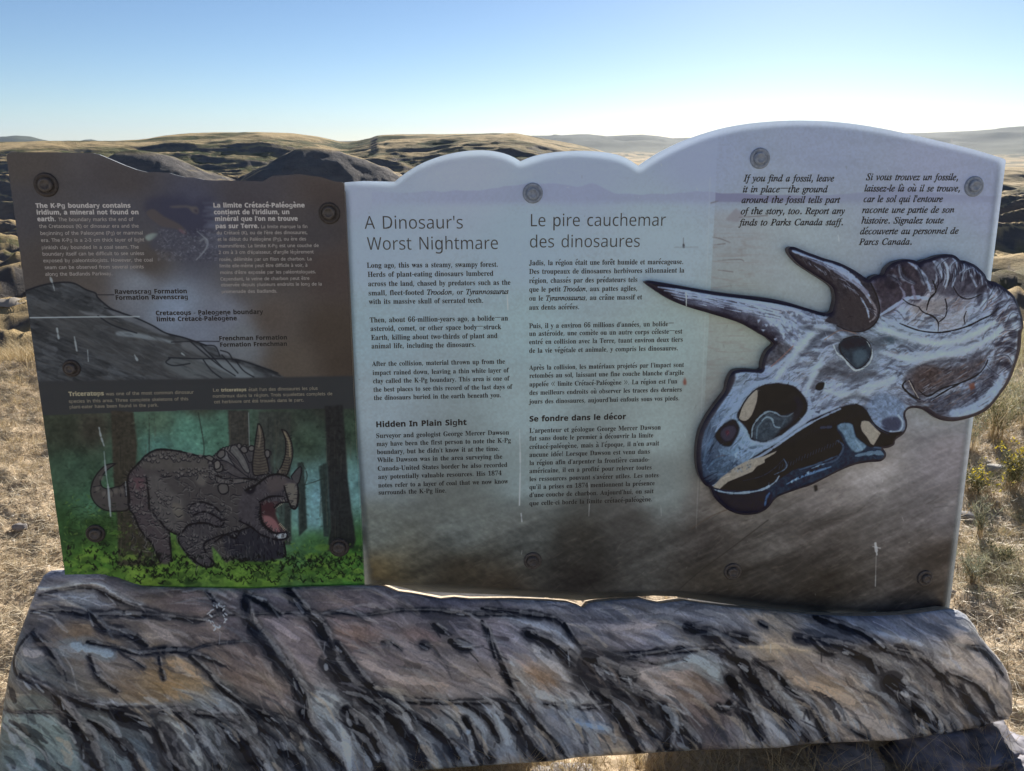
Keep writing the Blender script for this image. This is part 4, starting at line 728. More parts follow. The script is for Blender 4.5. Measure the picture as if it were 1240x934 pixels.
    cv.poly(K1([(150,745),(200,690),(280,630),(360,590),(440,570),(515,538),(500,556),(445,588),(446,606),(400,630),(378,658),(300,690),(238,715),(192,756)]), TAN, 1, .7, 0, .05)
    # ---- nasal opening
    cv.poly(K1([(290,350),(320,280),(390,200),(430,175),(485,155),(540,160),(610,175),(660,222),(685,272),(680,320),(640,370),(570,425),(520,468),(470,490),(400,490),(360,465),(340,410)]), (36,31,35), .97, 1, 3, .12)
    cv.poly(K1([(600,220),(650,240),(670,290),(640,350),(560,420),(570,330),(620,300)]), (56,52,58), .7, 4, 3)
    cv.poly(K1([(375,465),(385,400),(420,350),(465,318),(500,325),(530,345),(600,330),(590,370),(540,420),(480,480),(420,490)]), (66,76,88), .8, 3, 3, .2)
    for p, w, c in [([(372,465),(380,400),(420,345),(465,318),(505,325),(530,340)],2.4,(112,126,142)),([(430,370),(455,350),(485,360),(500,400),(530,408)],2.2,(108,122,138)),([(400,470),(405,410),(430,375)],2,(84,98,114)),([(520,340),(570,345),(605,325)],2,(84,92,106)),([(540,400),(560,360)],2,(70,80,94))]:
        cv.stroke(K1(p), w, c, .8, 1.0, 6, .5, .4)
    cv.poly(K1([(395,195),(405,205),(400,262),(372,338),(340,370),(310,366),(297,345),(318,292),(355,235)]), TAN, 1, .7, 2, .05)
    cv.stroke(K1([(297,352),(318,285),(355,230),(400,190),(480,155)]), 1.5, K, .9, .7)
    cv.poly(K1([(165,450),(200,400),(240,372),(272,362),(300,392),(298,440),(270,490),(250,515),(205,510),(175,480)]), (36,36,42), .92, 1.0, 3, .2)
    cv.poly(K1([(195,440),(225,405),(270,400),(285,430),(255,480),(215,480)]), (66,60,74), .85, 1.6, 3); cv.poly(K1([(222,430),(240,420),(248,440),(232,458)]), (84,46,56), .8, 1.2)
    for p, w, c in [([(170,430),(230,350),(280,300),(320,230),(400,165),(470,150),(560,150),(640,170)],5,(114,130,160)),([(278,100),(360,95),(440,100)],3,(118,128,150)),([(285,360),(310,400),(345,440),(360,470)],3.4,(108,126,146)),([(150,470),(120,520),(100,600)],3.5,(74,92,118)),([(190,540),(250,550),(300,520),(330,490)],6,(88,108,132)),
        ([(120,640),(170,590),(240,580)],3,(72,92,118)),([(360,480),(440,500),(520,470),(600,420),(680,370),(720,310)],5,(120,132,156)),([(300,500),(380,540),(470,510),(600,440),(700,385)],6,(112,126,152)),([(690,200),(700,280),(690,340)],5,(122,134,162)),([(150,400),(190,330),(240,250)],2.4,(84,100,126)),([(280,140),(290,110),(330,105)],3,(124,136,158)),([(460,90),(540,30),(600,0)],6,(126,138,168)),([(440,60),(480,20)],3,(70,62,68))]:
        cv.stroke(K1(p), w, c, .7, 1.6, 6, .5, .4)
    for _ in range(150):
        x = random.uniform(90, 360); y = random.uniform(520, 660); cv.poly(K1([(x, y), (x+random.uniform(5, 16), y-random.uniform(0, 10)), (x+random.uniform(5, 12), y+random.uniform(4, 10))]), random.choice([(92,112,140),(44,52,70),(66,82,106)]), .5, .8) if x+y*.6 > 430 and y < 745-(x-100)*.4 else None
    cv.poly(K1([(245,110),(275,95),(280,140),(250,190),(225,225),(235,170)]), (60,54,60), .8, 2, 3)
    cv.poly(K8([(410,400),(412,375),(440,345),(455,330),(500,345),(470,380),(440,400)]), (66,62,68), .8, 2.5, 3, .3); cv.stroke(K8([(430,405),(470,370),(500,340)]), 1.5, (118,84,80), .8, 1)
    # hole showing the board behind the jaw
    cv.poly(K8([(718,580),(728,577),(742,580),(762,600),(780,618),(770,635),(757,657),(748,652),(735,630),(720,612),(715,595)]), TAN, 1, .7, 0, .05)
    cv.dabs(2600, box, ang, 8, .8, .20, .5, spread=.5, shift=1.5)
    g_ = cv.img.mean(2, keepdims=True); cv.img[:] = np.clip((g_+(cv.img-g_)*.7-.39)*1.42+.385, .03, 1)*np.array([.975, 1.0, 1.035])
    # thick dark outline of the cut-out, scratch on the horn
    cv.stroke(SKULL_OUT+SKULL_OUT[:1], 7.0, (40,34,41), .95, 1.3, 3, 0, .15)
    cv.stroke(K8([(1230,300),(1222,375),(1195,450),(1130,538),(1050,575),(970,576),(920,545)]), 11, (44,38,45), .9, 1.5)
    cv.stroke(K8([(200,748),(193,690),(205,610),(252,530),(288,478),(300,440)]), 11, (38,34,42), .85, 2)
    cv.stroke([(830,354),(831,371)], 1.3, (165,172,188), .9, .5, 4)
    cv.grain(.07, 1.4, 1.4, 2, 333)
    return cv
# ------------------------------------------------------------------ materials
def new_mat(name):
    m = bpy.data.materials.new(name); m.use_nodes = True
    nt = m.node_tree; return m, nt, nt.nodes, nt.links, nt.nodes['Principled BSDF']
def simple(name, col, rough=0.6, metal=0.0, noise=0.0, scale=60, bump=0.0):
    m, nt, N, L, B = new_mat(name)
    B.inputs['Roughness'].default_value = rough; B.inputs['Metallic'].default_value = metal
    B.inputs['Base Color'].default_value = (*col, 1)
    if noise:
        tc = N.new('ShaderNodeTexCoord'); n = N.new('ShaderNodeTexNoise'); n.inputs['Scale'].default_value = scale; n.inputs['Detail'].default_value = 6
        L.new(tc.outputs['Object'], n.inputs['Vector'])
        r = N.new('ShaderNodeValToRGB'); r.color_ramp.elements[0].position = .3; r.color_ramp.elements[1].position = .7
        r.color_ramp.elements[0].color = (*[c*(1-noise) for c in col], 1); r.color_ramp.elements[1].color = (*[min(1, c*(1+noise)) for c in col], 1)
        L.new(n.outputs['Fac'], r.inputs['Fac']); L.new(r.outputs['Color'], B.inputs['Base Color'])
        if bump:
            b = N.new('ShaderNodeBump'); b.inputs['Strength'].default_value = bump; b.inputs['Distance'].default_value = 0.004
            L.new(n.outputs['Fac'], b.inputs['Height']); L.new(b.outputs['Normal'], B.inputs['Normal'])
    return m
def art_mat(name, img, rough=0.35, spec=0.35, bump=0.0, translucent=0.0, wear=60):
    """printed or painted board: code-painted print, fine procedural relief and dust over it"""
    m, nt, N, L, B = new_mat(name)
    uv = N.new('ShaderNodeUVMap'); uv.uv_map = 'UVMap'
    t = N.new('ShaderNodeTexImage'); t.image = img; t.interpolation = 'Cubic'; t.extension = 'EXTEND'
    L.new(uv.outputs['UV'], t.inputs['Vector'])
    tc = N.new('ShaderNodeTexCoord'); n = N.new('ShaderNodeTexNoise'); n.inputs['Scale'].default_value = wear; n.inputs['Detail'].default_value = 8; n.inputs['Roughness'].default_value = .7
    L.new(tc.outputs['Object'], n.inputs['Vector'])
    mr = N.new('ShaderNodeMapRange'); mr.inputs['From Min'].default_value = .3; mr.inputs['From Max'].default_value = .75
    mr.inputs['To Min'].default_value = rough-.08; mr.inputs['To Max'].default_value = rough+.2
    L.new(n.outputs['Fac'], mr.inputs['Value']); L.new(mr.outputs['Result'], B.inputs['Roughness'])
    B.inputs['Specular IOR Level'].default_value = spec
    L.new(t.outputs['Color'], B.inputs['Base Color'])
    if bump:
        bw = N.new('ShaderNodeRGBToBW'); L.new(t.outputs['Color'], bw.inputs['Color'])
        b = N.new('ShaderNodeBump'); b.inputs['Strength'].default_value = bump; b.inputs['Distance'].default_value = .006
        L.new(bw.outputs['Val'], b.inputs['Height'])
        b2 = N.new('ShaderNodeBump'); b2.inputs['Strength'].default_value = .25; b2.inputs['Distance'].default_value = .002
        L.new(n.outputs['Fac'], b2.inputs['Height']); L.new(b.outputs['Normal'], b2.inputs['Normal']); L.new(b2.outputs['Normal'], B.inputs['Normal'])
    if translucent:
        out = N['Material Output']; mix = N.new('ShaderNodeMixShader'); mix.inputs['Fac'].default_value = translucent
        mt = N.new('ShaderNodeMath'); mt.operation = 'MULTIPLY_ADD'; mt.inputs[1].default_value = -translucent; mt.inputs[2].default_value = translucent; L.new(t.outputs['Alpha'], mt.inputs[0]); L.new(mt.outputs[0], mix.inputs['Fac'])
        tr = N.new('ShaderNodeBsdfTranslucent'); tm = N.new('ShaderNodeMix'); tm.data_type = 'RGBA'; tm.inputs[0].default_value = .55; L.new(t.outputs['Color'], tm.inputs[6]); tm.inputs[7].default_value = (.50,.55,.60,1); L.new(tm.outputs[2], tr.inputs['Color'])
        L.new(B.outputs[0], mix.inputs[1]); L.new(tr.outputs[0], mix.inputs[2]); L.new(mix.outputs[0], out.inputs['Surface'])
    return m
# ------------------------------------------------------------------ the sign: boards, base, posts, bolts, lettering
def plate(name, outline_uv, plane, thick, mat, parent, canvas=None, mats=None, step=None, relief=None, edge_mat=None):
    """board cut to an outline: front face (optionally with an inner grid for relief), rim, back"""
    pts = [Vector(p) for p in outline_uv]; n = len(pts)
    inner = []
    if step:
        us = [p[0] for p in outline_uv]; vs = [p[1] for p in outline_uv]
        gu = np.arange(min(us), max(us), step); gv = np.arange(min(vs), max(vs), step)
        GU, GV = np.meshgrid(gu, gv); GU = GU.ravel()+0.2*step*(RNG.random(GU.size)-.5); GV = GV.ravel()+0.2*step*(RNG.random(GV.size)-.5)
        O = np.array(outline_uv); ins = np.zeros(len(GU), bool); dmin = np.full(len(GU), 9.0)
        for i in range(n):
            a = O[i]; b = O[(i+1) % n]
            c = (a[1] <= GV) != (b[1] <= GV)
            with np.errstate(divide='ignore', invalid='ignore'): xx = a[0]+(GV-a[1])/(b[1]-a[1])*(b[0]-a[0])
            ins ^= (c & (GU < xx))
            d = b-a; tt = np.clip(((GU-a[0])*d[0]+(GV-a[1])*d[1])/max((d**2).sum(), 1e-9), 0, 1)
            dmin = np.minimum(dmin, np.hypot(GU-a[0]-tt*d[0], GV-a[1]-tt*d[1]))
        ok = ins & (dmin > step*.35)
        inner = [Vector((a, b)) for a, b in zip(GU[ok], GV[ok])]
        din = dmin[ok]
    res = delaunay_2d_cdt(pts+inner, [], [list(range(n))], 1, 1e-6)
    vv, ff = res[0], res[2]; orig = res[3]
    O = np.array([(p.x, p.y) for p in vv]); nv = len(vv)
    if relief is not None:
        dd = np.full(nv, 9.0)
        o2 = np.array(outline_uv)
        for i in range(n):
            a = o2[i]; b = o2[(i+1) % n]; d = b-a
            tt = np.clip(((O[:, 0]-a[0])*d[0]+(O[:, 1]-a[1])*d[1])/max((d**2).sum(), 1e-9), 0, 1)
            dd = np.minimum(dd, np.hypot(O[:, 0]-a[0]-tt*d[0], O[:, 1]-a[1]-tt*d[1]))
        hz = relief(O[:, 0], O[:, 1], dd)
    else: hz = np.zeros(nv)
    V = [plane.P(O[i, 0], O[i, 1], hz[i]) for i in range(nv)]
    F = []; M = []
    for f in ff:
        a, b, c = [O[i] for i in f[:3]]
        f = list(f)
        if (b[0]-a[0])*(c[1]-a[1])-(b[1]-a[1])*(c[0]-a[0]) < 0: f = f[::-1]
        F.append(f); M.append(0)
    # rim: find the mesh vertices of the outline
    idx = []
    for i in range(n):
        d = np.hypot(O[:, 0]-pts[i].x, O[:, 1]-pts[i].y); idx.append(int(d.argmin()))
    area = sum(pts[i].x*pts[(i+1) % n].y-pts[(i+1) % n].x*pts[i].y for i in range(n))
    base = len(V)
    for i in range(n): V.append(plane.P(pts[i].x, pts[i].y, -thick))
    for i in range(n):
        j = (i+1) % n
        q = [idx[i], base+i, base+j, idx[j]]
        F.append(q if area > 0 else q[::-1]); M.append(1)
    F.append([base+i for i in (range(n-1, -1, -1) if area > 0 else range(n))]); M.append(2)
    o = mesh_obj(name, V, F, None, parent)
    ms = mats or [mat, mat, mat]
    for m in ms: o.data.materials.append(m)
    o.data.polygons.foreach_set('material_index', M)
    if canvas is not None:
        uvl = o.data.uv_layers.new(name='UVMap'); allO = np.vstack([O, np.array([(p.x, p.y) for p in pts])])
        li = np.zeros(len(o.data.loops), np.int32); o.data.loops.foreach_get('vertex_index', li)
        uvv = np.stack([(allO[:, 0]-canvas.u0)*canvas.k/canvas.W, (allO[:, 1]-canvas.v0)*canvas.k/canvas.H], 1)[li]
        uvl.data.foreach_set('uv', uvv.astype(np.float32).ravel())
    if step: o.data.polygons.foreach_set('use_smooth', [m == 0 for m in M])
    return o
root = empty('interpretive_sign', tuple(SIGN.P(0, -0.95)))
tag(root, 'wide outdoor information sign about dinosaurs, with a painted horned skull and a painted rock base', 'information sign')
BKM = [(421,226)]+[(478,229)]+crv([(482,228),(505,211),(540,197),(585,192),(612,197),(630,207)], 3)+crv([(630,207),(665,196),(700,193),(740,197),(760,204),(773,214)], 3)[1:]+crv([(773,214),(812,190),(870,167.5),(940,157),(1005,157),(1080,168),(1180,192),(1206,199.5)], 3)[1:]+[(1140,738),(1080,742),(950,732),(820,716),(700,718),(600,712),(450,702),(432,480)]
BKM = [(x+(3 if x > 1130 else 0), y-3.2 if y < 240 else y) for x, y in BKM]
cvP = art_panels(); _a, _b = cvP.mask(BKM, 4.0); cvP.alpha = np.zeros((cvP.H, cvP.W), np.float32); cvP.alpha[_a] = _b; cvP.alpha[cvP.X < np.interp(cvP.Y, [218, 709], [417, 441.5])] = .9; IMG_P = cvP.image('panel_print', GAIN_PANEL)
cvB = art_base(); IMG_B = cvB.image('rock_paint', GAIN_BASE)
cvS = art_skull(); IMG_S = cvS.image('skull_paint', GAIN_SKULL)
m_print = art_mat('printed_panel', IMG_P, .36, .4, 0, .9)
m_brown = art_mat('printed_brown_panel', IMG_P, .42, .25, 0, .5)
m_rock = art_mat('painted_rock', IMG_B, .45, .35, .55, 0, 40)
m_skull = art_mat('painted_skull', IMG_S, .4, .3, .35, 0, 50)
m_acr = simple('acrylic_edge', (.85,.86,.84), .25)
_B = m_acr.node_tree; _t = _B.nodes.new('ShaderNodeBsdfTranslucent'); _t.inputs[0].default_value = (.95,.95,.93,1); _x = _B.nodes.new('ShaderNodeMixShader'); _x.inputs[0].default_value = .4
_B.links.new(_B.nodes['Principled BSDF'].outputs[0], _x.inputs[1]); _B.links.new(_t.outputs[0], _x.inputs[2]); _B.links.new(_x.outputs[0], _B.nodes['Material Output'].inputs['Surface'])
m_edge_dark = simple('board_edge', (.10,.085,.09), .6, 0, .3)
m_back = simple('backing_board', (.10,.10,.10), .7, 0, .2, 20)
m_steel = simple('galvanised_steel', (.42,.43,.44), .45, .8, .2, 80, .2)
m_rubber = simple('dark_washer', (.05,.045,.045), .7, 0, .3, 200, .3)
m_zinc = simple('zinc_head', (.24,.30,.40), .6, 0, .25, 150, .25)
m_sun_block = simple('sun_block_grey', (.20,.19,.18), .9, 0, .3, 18, .4)  # for the added sun-blocking boxes behind the base
m_zinc_d = simple('weathered_head', (.075,.070,.070), .6, .0, .3, 150, .3)
# outlines (traced on the sign's own plane)
TOPM = [(417,221),(440,219.3),(478,220.2)]+crv([(478,220.2),(490,210.5),(505,201),(520,194),(540,187.5),(562,183.3),(585,182),(605,184.5),(620,189.5),(630,195.5)], 3)[1:]+crv([(630,195.5),(645,189.5),(665,185.3),(690,183),(715,183),(740,185.8),(758,191.5),(773,201)], 3)[1:]+crv([(773,201),(790,189.5),(810,178.5),(835,167.5),(870,156.5),(905,150),(940,146.8),(970,146),(1005,147.2),(1040,151),(1080,158),(1130,169.2),(1180,181.5),(1216,192.5)], 3)[1:]
main_px = TOPM+[(1218,195),(1149.5,738),(1148,752),(1100,752.5),(980,747),(945,739),(920,736),(900,734),(870,730),(845,726.5),(820,722.5),(790,721.5),(760,723),(735,724),(712,726.5),(700,727.5),(690,726),(660,723.5),(640,722.5),(600,720),(560,718.6),(530,717.3),(505,716),(490,712),(478,709.5),(462,708.2),(441,708.4),(429,480)]
left_px = [(8,191),(9,187),(14,184.5),(60,184.5),(112,185.5),(120,187.3),(135,193.5),(150,200),(165,205.5),(178,208.8),(190,208.5),(205,209.8),(215,212.5),(224,214.8),(235,215.2),(248,218),(262,219),(285,218.8),(305,219.3),(318,220),(323,217),(330,213.2),(345,212.6),(362,211.2),(374,213),(388,214.5),(396,217),(405,219.8),(414,220.6),(416.6,222),(428.6,480),(441,710),(441,735),(83,740),(78,690)]
p_main = plate('main_panel', SIGN.uvs(main_px), SIGN, .010, None, root, cvP, [m_print, m_acr, m_acr])
p_left = plate('side_panel', SIGN.uvs(left_px), SIGN, .010, None, root, cvP, [m_brown, m_acr, m_brown])
p_left['label'] = 'dark brown left panel with a rock section and a roaring horned dinosaur in a forest'
p_main['label'] = 'pale blue panel with scalloped top and two columns of dark text'
# backing boards, held back from the edge so that the rim of the sheet glows with the light behind
def inset(pts, d):
    out = []; n = len(pts); ar = sum(pts[i][0]*pts[(i+1) % n][1]-pts[(i+1) % n][0]*pts[i][1] for i in range(n)); s = 1 if ar > 0 else -1
    for i in range(n):
        a = np.array(pts[i-1]); b = np.array(pts[i]); c = np.array(pts[(i+1) % n])
        n1 = np.array([-(b-a)[1], (b-a)[0]])*s; n2 = np.array([-(c-b)[1], (c-b)[0]])*s
        n1 = n1/max(np.linalg.norm(n1), 1e-9); n2 = n2/max(np.linalg.norm(n2), 1e-9); m = n1+n2; m = m/max(np.linalg.norm(m), .3)
        out.append(tuple(b+m*d))
    return out
BK = Plane(SIGN.P(0, 0, -.020), SIGN.E, SIGN.V)
bk = BKM
bkl = [(18,195),(112,195),(150,208),(178,217),(235,223),(262,227),(318,228),(330,221),(362,219),(396,225),(412,229),(424,480),(434,702),(90,700),(84,690)]
plate('backing_board', BK.uvs(bk), BK, .012, m_back, root); plate('backing_board', BK.uvs(bkl), BK, .012, m_back, root)
def slab(name, c0, c1, w, d, mat, parent):
    """square bar from c0 to c1"""
    a = Vector(c0); b = Vector(c1); z = (b-a).normalized(); x = Vector(SIGN.E); x = (x-z*x.dot(z)).normalized() if abs(x.dot(z)) < .9 else Vector((0, 0, 1)); y = z.cross(x)
    V = []
    for p in (a, b):
        for s, t in ((-1,-1),(1,-1),(1,1),(-1,1)): V.append(p+x*(s*w/2)+y*(t*d/2))
    return mesh_obj(name, V, [(0,3,2,1),(4,5,6,7),(0,1,5,4),(1,2,6,5),(2,3,7,6),(3,0,4,7)], mat, parent)
for u in (-.80, .80):
    top = SIGN.P(u, .30, -.065); bot = SIGN.P(u, -1.06, -.065); slab('post', bot, top, .06, .06, m_steel, root)
for v in (.22, -.42):
    slab('rail', SIGN.P(-1.02, v, -.0325), SIGN.P(1.04, v, -.0325), .04, .004, m_steel, root)
for u0_, u1_ in ((-1.04, .06), (.47, 1.06)):      # added unseen blocks behind the base, keeping sun off the ground beneath
    a_ = SIGN.P(u0_, -.86, -.11); b_ = SIGN.P(u1_, -.86, -.11); zt_ = .40; V = []
    for q_ in (a_, b_):
        for dy_, z_ in ((-.10, -.15), (-.10, zt_-.12), (.16, zt_-.06), (.20, -.15)): V.append((q_[0], q_[1]+dy_, z_))
    mesh_obj('sun_block', V, [(0,1,2,3),(7,6,5,4),(0,4,5,1),(1,5,6,2),(2,6,7,3),(3,7,4,0)], m_sun_block, root)
# rock base
def base_relief(u, v, d):
    edge = np.clip(d/.05, 0, 1); rr = .018*np.sqrt(np.clip(1-(1-edge)**2, 0, 1))
    n = (fbm(u*3+v*2+5, v*6-u*1.5, 4, 401)-.5)*.035+(ridged(u*7+v*5, v*9-u*4, 4, 403)-.5)*.014
    vc = -.22-.0*u
    bulge = .030*np.exp(-((v+.12)/.10)**2)-.11*np.clip(vc-v, 0, 1)*.9
    return rr+(n+bulge)*sstep(0, .06, d)
m_rim = simple('rock_edge', (.50,.40,.28), .85, 0, .35, 60, .5)
p_base = plate('rock_base', BASE.uvs(BASE_OUT), BASE, .05, None, root, cvB, [m_rock, m_rim, m_back], .011, base_relief)
p_base['label'] = 'long sculpted board painted as grey and ochre cracked rock'
# skull board
def skull_relief(u, v, d):
    edge = np.clip(d/.012, 0, 1); return .004*np.sqrt(np.clip(1-(1-edge)**2, 0, 1))+(fbm(u*14, v*14, 3, 411)-.5)*.003*np.clip(d/.03, 0, 1)
p_skull = plate('skull_board', SK.uvs(crv(SKULL_OUT, 3, True)), SK, .018, None, root, cvS, [m_skull, m_edge_dark, m_edge_dark], .012, skull_relief)
p_skull['label'] = 'cut-out board painted as a bluish three-horned skull, overhanging the right edge'
# bolts
def lathe(name, prof, mat, parent, org, plane, seg=28, hexn=None):
    V = []; F = []; m = len(prof)
    for r, h in prof:
        for k in range(seg):
            a = 2*math.pi*k/seg; V.append(plane.P(org[0]+r*math.cos(a), org[1]+r*math.sin(a), org[2]+h))
    for i in range(m-1):
        for k in range(seg): F.append((i*seg+k, i*seg+(k+1) % seg, (i+1)*seg+(k+1) % seg, (i+1)*seg+k))
    F.append(tuple((m-1)*seg+k for k in range(seg)))
    return mesh_obj(name, V, F, mat, parent, True)
bolts = [(56,224,15,0),(399,258.5,13,0),(87,446,11,0),(116,646,12,0),(411,663,12,0),(645,234,12.2,1),(645,679,11,2),(920,192,12,1),(1179,226,11.5,1),(887,692,10.5,2),(1120,700,9.5,2)]
for x, y, r, k in bolts:
    u, v = SIGN.uv(x, y); R = abs(SIGN.uv(x+r, y)[0]-u); wm = [m_rubber, m_zinc, m_zinc_d][k]; hm = [m_zinc_d if (x, y) != (56,224) else m_zinc_d, m_zinc, m_zinc_d][k]
    t = random.uniform(-.4, .4)
    b = lathe('bolt', [(R, 0), (R, .002), (R*.93, .0045), (R*.80, .0055), (R*.74, .0045), (R*.70, .0038)], wm, root, (u, v, .0002), SIGN)
    u2, v2 = u+R*.05*math.cos(t*9), v+R*.06*math.sin(t*9)
    h = lathe('bolt_head', [(R*.60, .003), (R*.60, .008), (R*.55, .0105), (R*.45, .0118), (R*.36, .012), (R*.34, .0108), (R*.0+.0004, .0105)], hm, None, (u2, v2, .0002), SIGN)
    h.parent = b; h.matrix_parent_inverse = b.matrix_world.inverted()
    if k == 0 and y == 446:
        # chipped white ring left by flaked paint
        ring = []
    # keep world placement
bpy.context.view_layer.update()
# ------------------------------------------------------------------ lettering
FD = os.path.join(bpy.utils.resource_path('LOCAL'), 'datafiles', 'fonts')
try: F_MATH = bpy.data.fonts.load(os.path.join(FD, 'NotoSansMath-Regular.woff2'))
except Exception: F_MATH = None
def mchar(c, style):
    off = {'serif': (0x1d400, 0x1d41a, 0x1d7ce), 'italic': (0x1d434, 0x1d44e, None), 'bold': (0x1d5d4, 0x1d5ee, 0x1d7ec)}.get(style)
    if F_MATH is None or off is None: return c
    if style == 'italic' and c == 'h': return '\u210e'
    if 'A' <= c <= 'Z': return chr(off[0]+ord(c)-65)
    if 'a' <= c <= 'z': return chr(off[1]+ord(c)-97)
    if '0' <= c <= '9' and off[2]: return chr(off[2]+ord(c)-48)
    return c
ACC = {'é':'e/','è':'e\\','ê':'e^','à':'a\\','â':'a^','ù':'u\\','î':'i^','ô':'o^','ç':'c,','É':'E/'}
GL = {}
def glyph(c, style):
    c = {'’': "'", 'ï': 'i'}.get(c, c)
    key = (c, style)
    if key in GL: return GL[key]
    if c == ' ': GL[key] = (None, None, .25 if style != 'sans' else .27); return GL[key]
    if c in ACC:
        b, mk = ACC[c]; V, Fc, adv = glyph(b, style)
        V = V.copy(); Fc = list(Fc); x0, x1 = V[:, 0].min(), V[:, 0].max(); y1 = V[:, 1].max() if b != 'i' else .52; cx = (x0+x1)/2; t = .035 if style in ('serif', 'italic') else (.05 if style == 'bold' else .03)
        def bar(a, b2):
            nonlocal V
            a = np.array(a); b2 = np.array(b2); d = b2-a; nrm = np.array([-d[1], d[0]])/np.linalg.norm(d)*t
            k = len(V); V = np.vstack([V, [a-nrm*1.3, b2-nrm*.6, b2+nrm*.6, a+nrm*1.3]]); Fc.append((k, k+1, k+2)); Fc.append((k, k+2, k+3))
        if mk == '/': bar((cx+.10, y1+.22), (cx-.06, y1+.08))
        if mk == '\\': bar((cx-.10, y1+.22), (cx+.06, y1+.08))
        if mk == '^': bar((cx, y1+.20), (cx-.13, y1+.08)); bar((cx, y1+.20), (cx+.13, y1+.08))
        if mk == ',': bar((cx+.02, .0), (cx-.06, -.20))
        GL[key] = (V, Fc, adv); return GL[key]
    def conv(s):
        cu = bpy.data.curves.new('t', 'FONT'); cu.body = s; cu.resolution_u = 2; cu.size = 1.0
        if F_MATH and style != 'plain' and s.strip('HH') not in ('«', '»'): cu.font = F_MATH
        cu.offset = 0 if (style in ('sans', 'bold', 'light') and c in 'gpqyj') else OFFS.get(style, 0)
        o = bpy.data.objects.new('t', cu); C.objects.link(o)
        dg = bpy.context.evaluated_depsgraph_get(); me = bpy.data.meshes.new_from_object(o.evaluated_get(dg)); me.calc_loop_triangles()
        V = np.array([v.co[:2] for v in me.vertices]).reshape(-1, 2); Fc = [tuple(t.vertices) for t in me.loop_triangles]
        bpy.data.objects.remove(o); bpy.data.meshes.remove(me); bpy.data.curves.remove(cu)
        return V, Fc
    if c == '—':
        GL[key] = (np.array([(.03,.27),(.62,.27),(.62,.32),(.03,.32)]), [(0,1,2),(0,2,3)], .65); return GL[key]
    if c in '«»':
        V = []; Fc = []
        for q in (0, .2):
            for y0, y1 in ((.22, .42), (.22, .02)):
                k = len(V); x0, x1 = (.05+q, .22+q) if c == '«' else (.22+q, .05+q); V += [(x0-.03, y0), (x0+.03, y0), (x1+.03, y1), (x1-.03, y1)]; Fc += [(k, k+1, k+2), (k, k+2, k+3)]
        GL[key] = (np.array(V), Fc, .5); return GL[key]
    if c in '«»': H = 'H'
    else: H = mchar('H', style)
    g = mchar(c, style)
    V, Fc = conv(g)
    w1 = conv(H+H)[0][:, 0].max(); w2 = conv(H+g+H)[0][:, 0].max()
    if style == 'italic' and c not in "',. ": pass
    GL[key] = (V, Fc, w2-w1); return GL[key]
OFFS = {'serif': .004, 'italic': .016, 'bold': .014, 'sans': .012, 'light': -.003}
def layout(runs):
    """runs: [(text, style)] -> vertices, faces, width (unit size)"""
    X = 0; VV = []; FF = []; k = 0
    for text, style in runs:
        for c in text:
            if style == 'serif' and c in "—": st = 'sans'
            else: st = style
            V, Fc, adv = glyph(c, st)
            if V is not None:
                VV.append(V+np.array([X, 0])); FF += [tuple(i+k for i in f) for f in Fc]; k += len(V)
            X += adv
    return np.vstack(VV), FF, X
def ink(name, col, rough=.5):
    return simple(name, col, rough)
m_ink = ink('black_ink', (.012,.012,.016)); m_ink_h = ink('grey_ink', (.05,.052,.06)); m_wht = ink('pale_ink', (.62,.64,.66)); m_wht2 = ink('faded_pale_ink', (.44,.44,.44)); m_ol = ink('olive_ink', (.50,.50,.36)); m_ol2 = ink('faded_olive_ink', (.32,.32,.26))
def text_block(lines, mat, hfac=1.0, lift=.0004, label=None):
    """lines: [(runs or text, style, x0, y0, x1)] baselines measured on the sign; one mesh for the block"""
    prep = []
    for L in lines:
        text, style, x0, y0, x1 = L
        runs = text if isinstance(text, list) else [(text, style)]
        V, Fc, w = layout(runs)
        a = SIGN.uv(x0, y0); b = SIGN.uv(x1, y0); prep.append((V, Fc, w, a, (b[0]-a[0])))
    size = float(np.median([p[4]/p[2] for p in prep]))*hfac*(1.13 if lines[0][1] == 'serif' else 1.0)
    VV = []; FF = []; k = 0
    for V, Fc, w, a, wid in prep:
        sx = wid/w; P = np.array([SIGN.P(a[0]+v[0]*sx, a[1]+v[1]*size, lift) for v in V])
        VV.append(P); FF += [tuple(i+k for i in f) for f in Fc]; k += len(V)
    o = mesh_obj('lettering', np.vstack(VV), FF, mat, root)
    if label: o['label'] = label
    return o
text_block([("A Dinosaur’s",'light',441.5,277.4,561.5),("Worst Nightmare",'light',444.5,302.8,604)], m_ink_h, 1.08, label='large grey English heading')
text_block([("Le pire cauchemar",'light',641,274.3,806.3),("des dinosaures",'light',640.6,300,775.4)], m_ink_h, 1.08, label='large grey French heading')
s = 'serif'
text_block([("Long ago, this was a steamy, swampy forest.",s,444.2,324.5,603.3),("Herds of plant-eating dinosaurs lumbered",s,445.2,335.5,597.6),("across the land, chased by predators such as the",s,445.7,346.8,618.2),([("small, fleet-footed ",s),("Troodon",'italic'),(", or ",s),("Tyrannosaurus",'italic')],s,446,357.9,616),("with its massive skull of serrated teeth.",s,446.8,368.4,585.5)], m_ink)
text_block([("Then, about 66-million-years ago, a bolide—an",s,447.8,390.6,615.3),("asteroid, comet, or other space body—struck",s,448.5,401.1,606.8),("Earth, killing about two-thirds of plant and",s,449.3,411.9,602.5),("animal life, including the dinosaurs.",s,449.8,422.2,576.3)], m_ink)
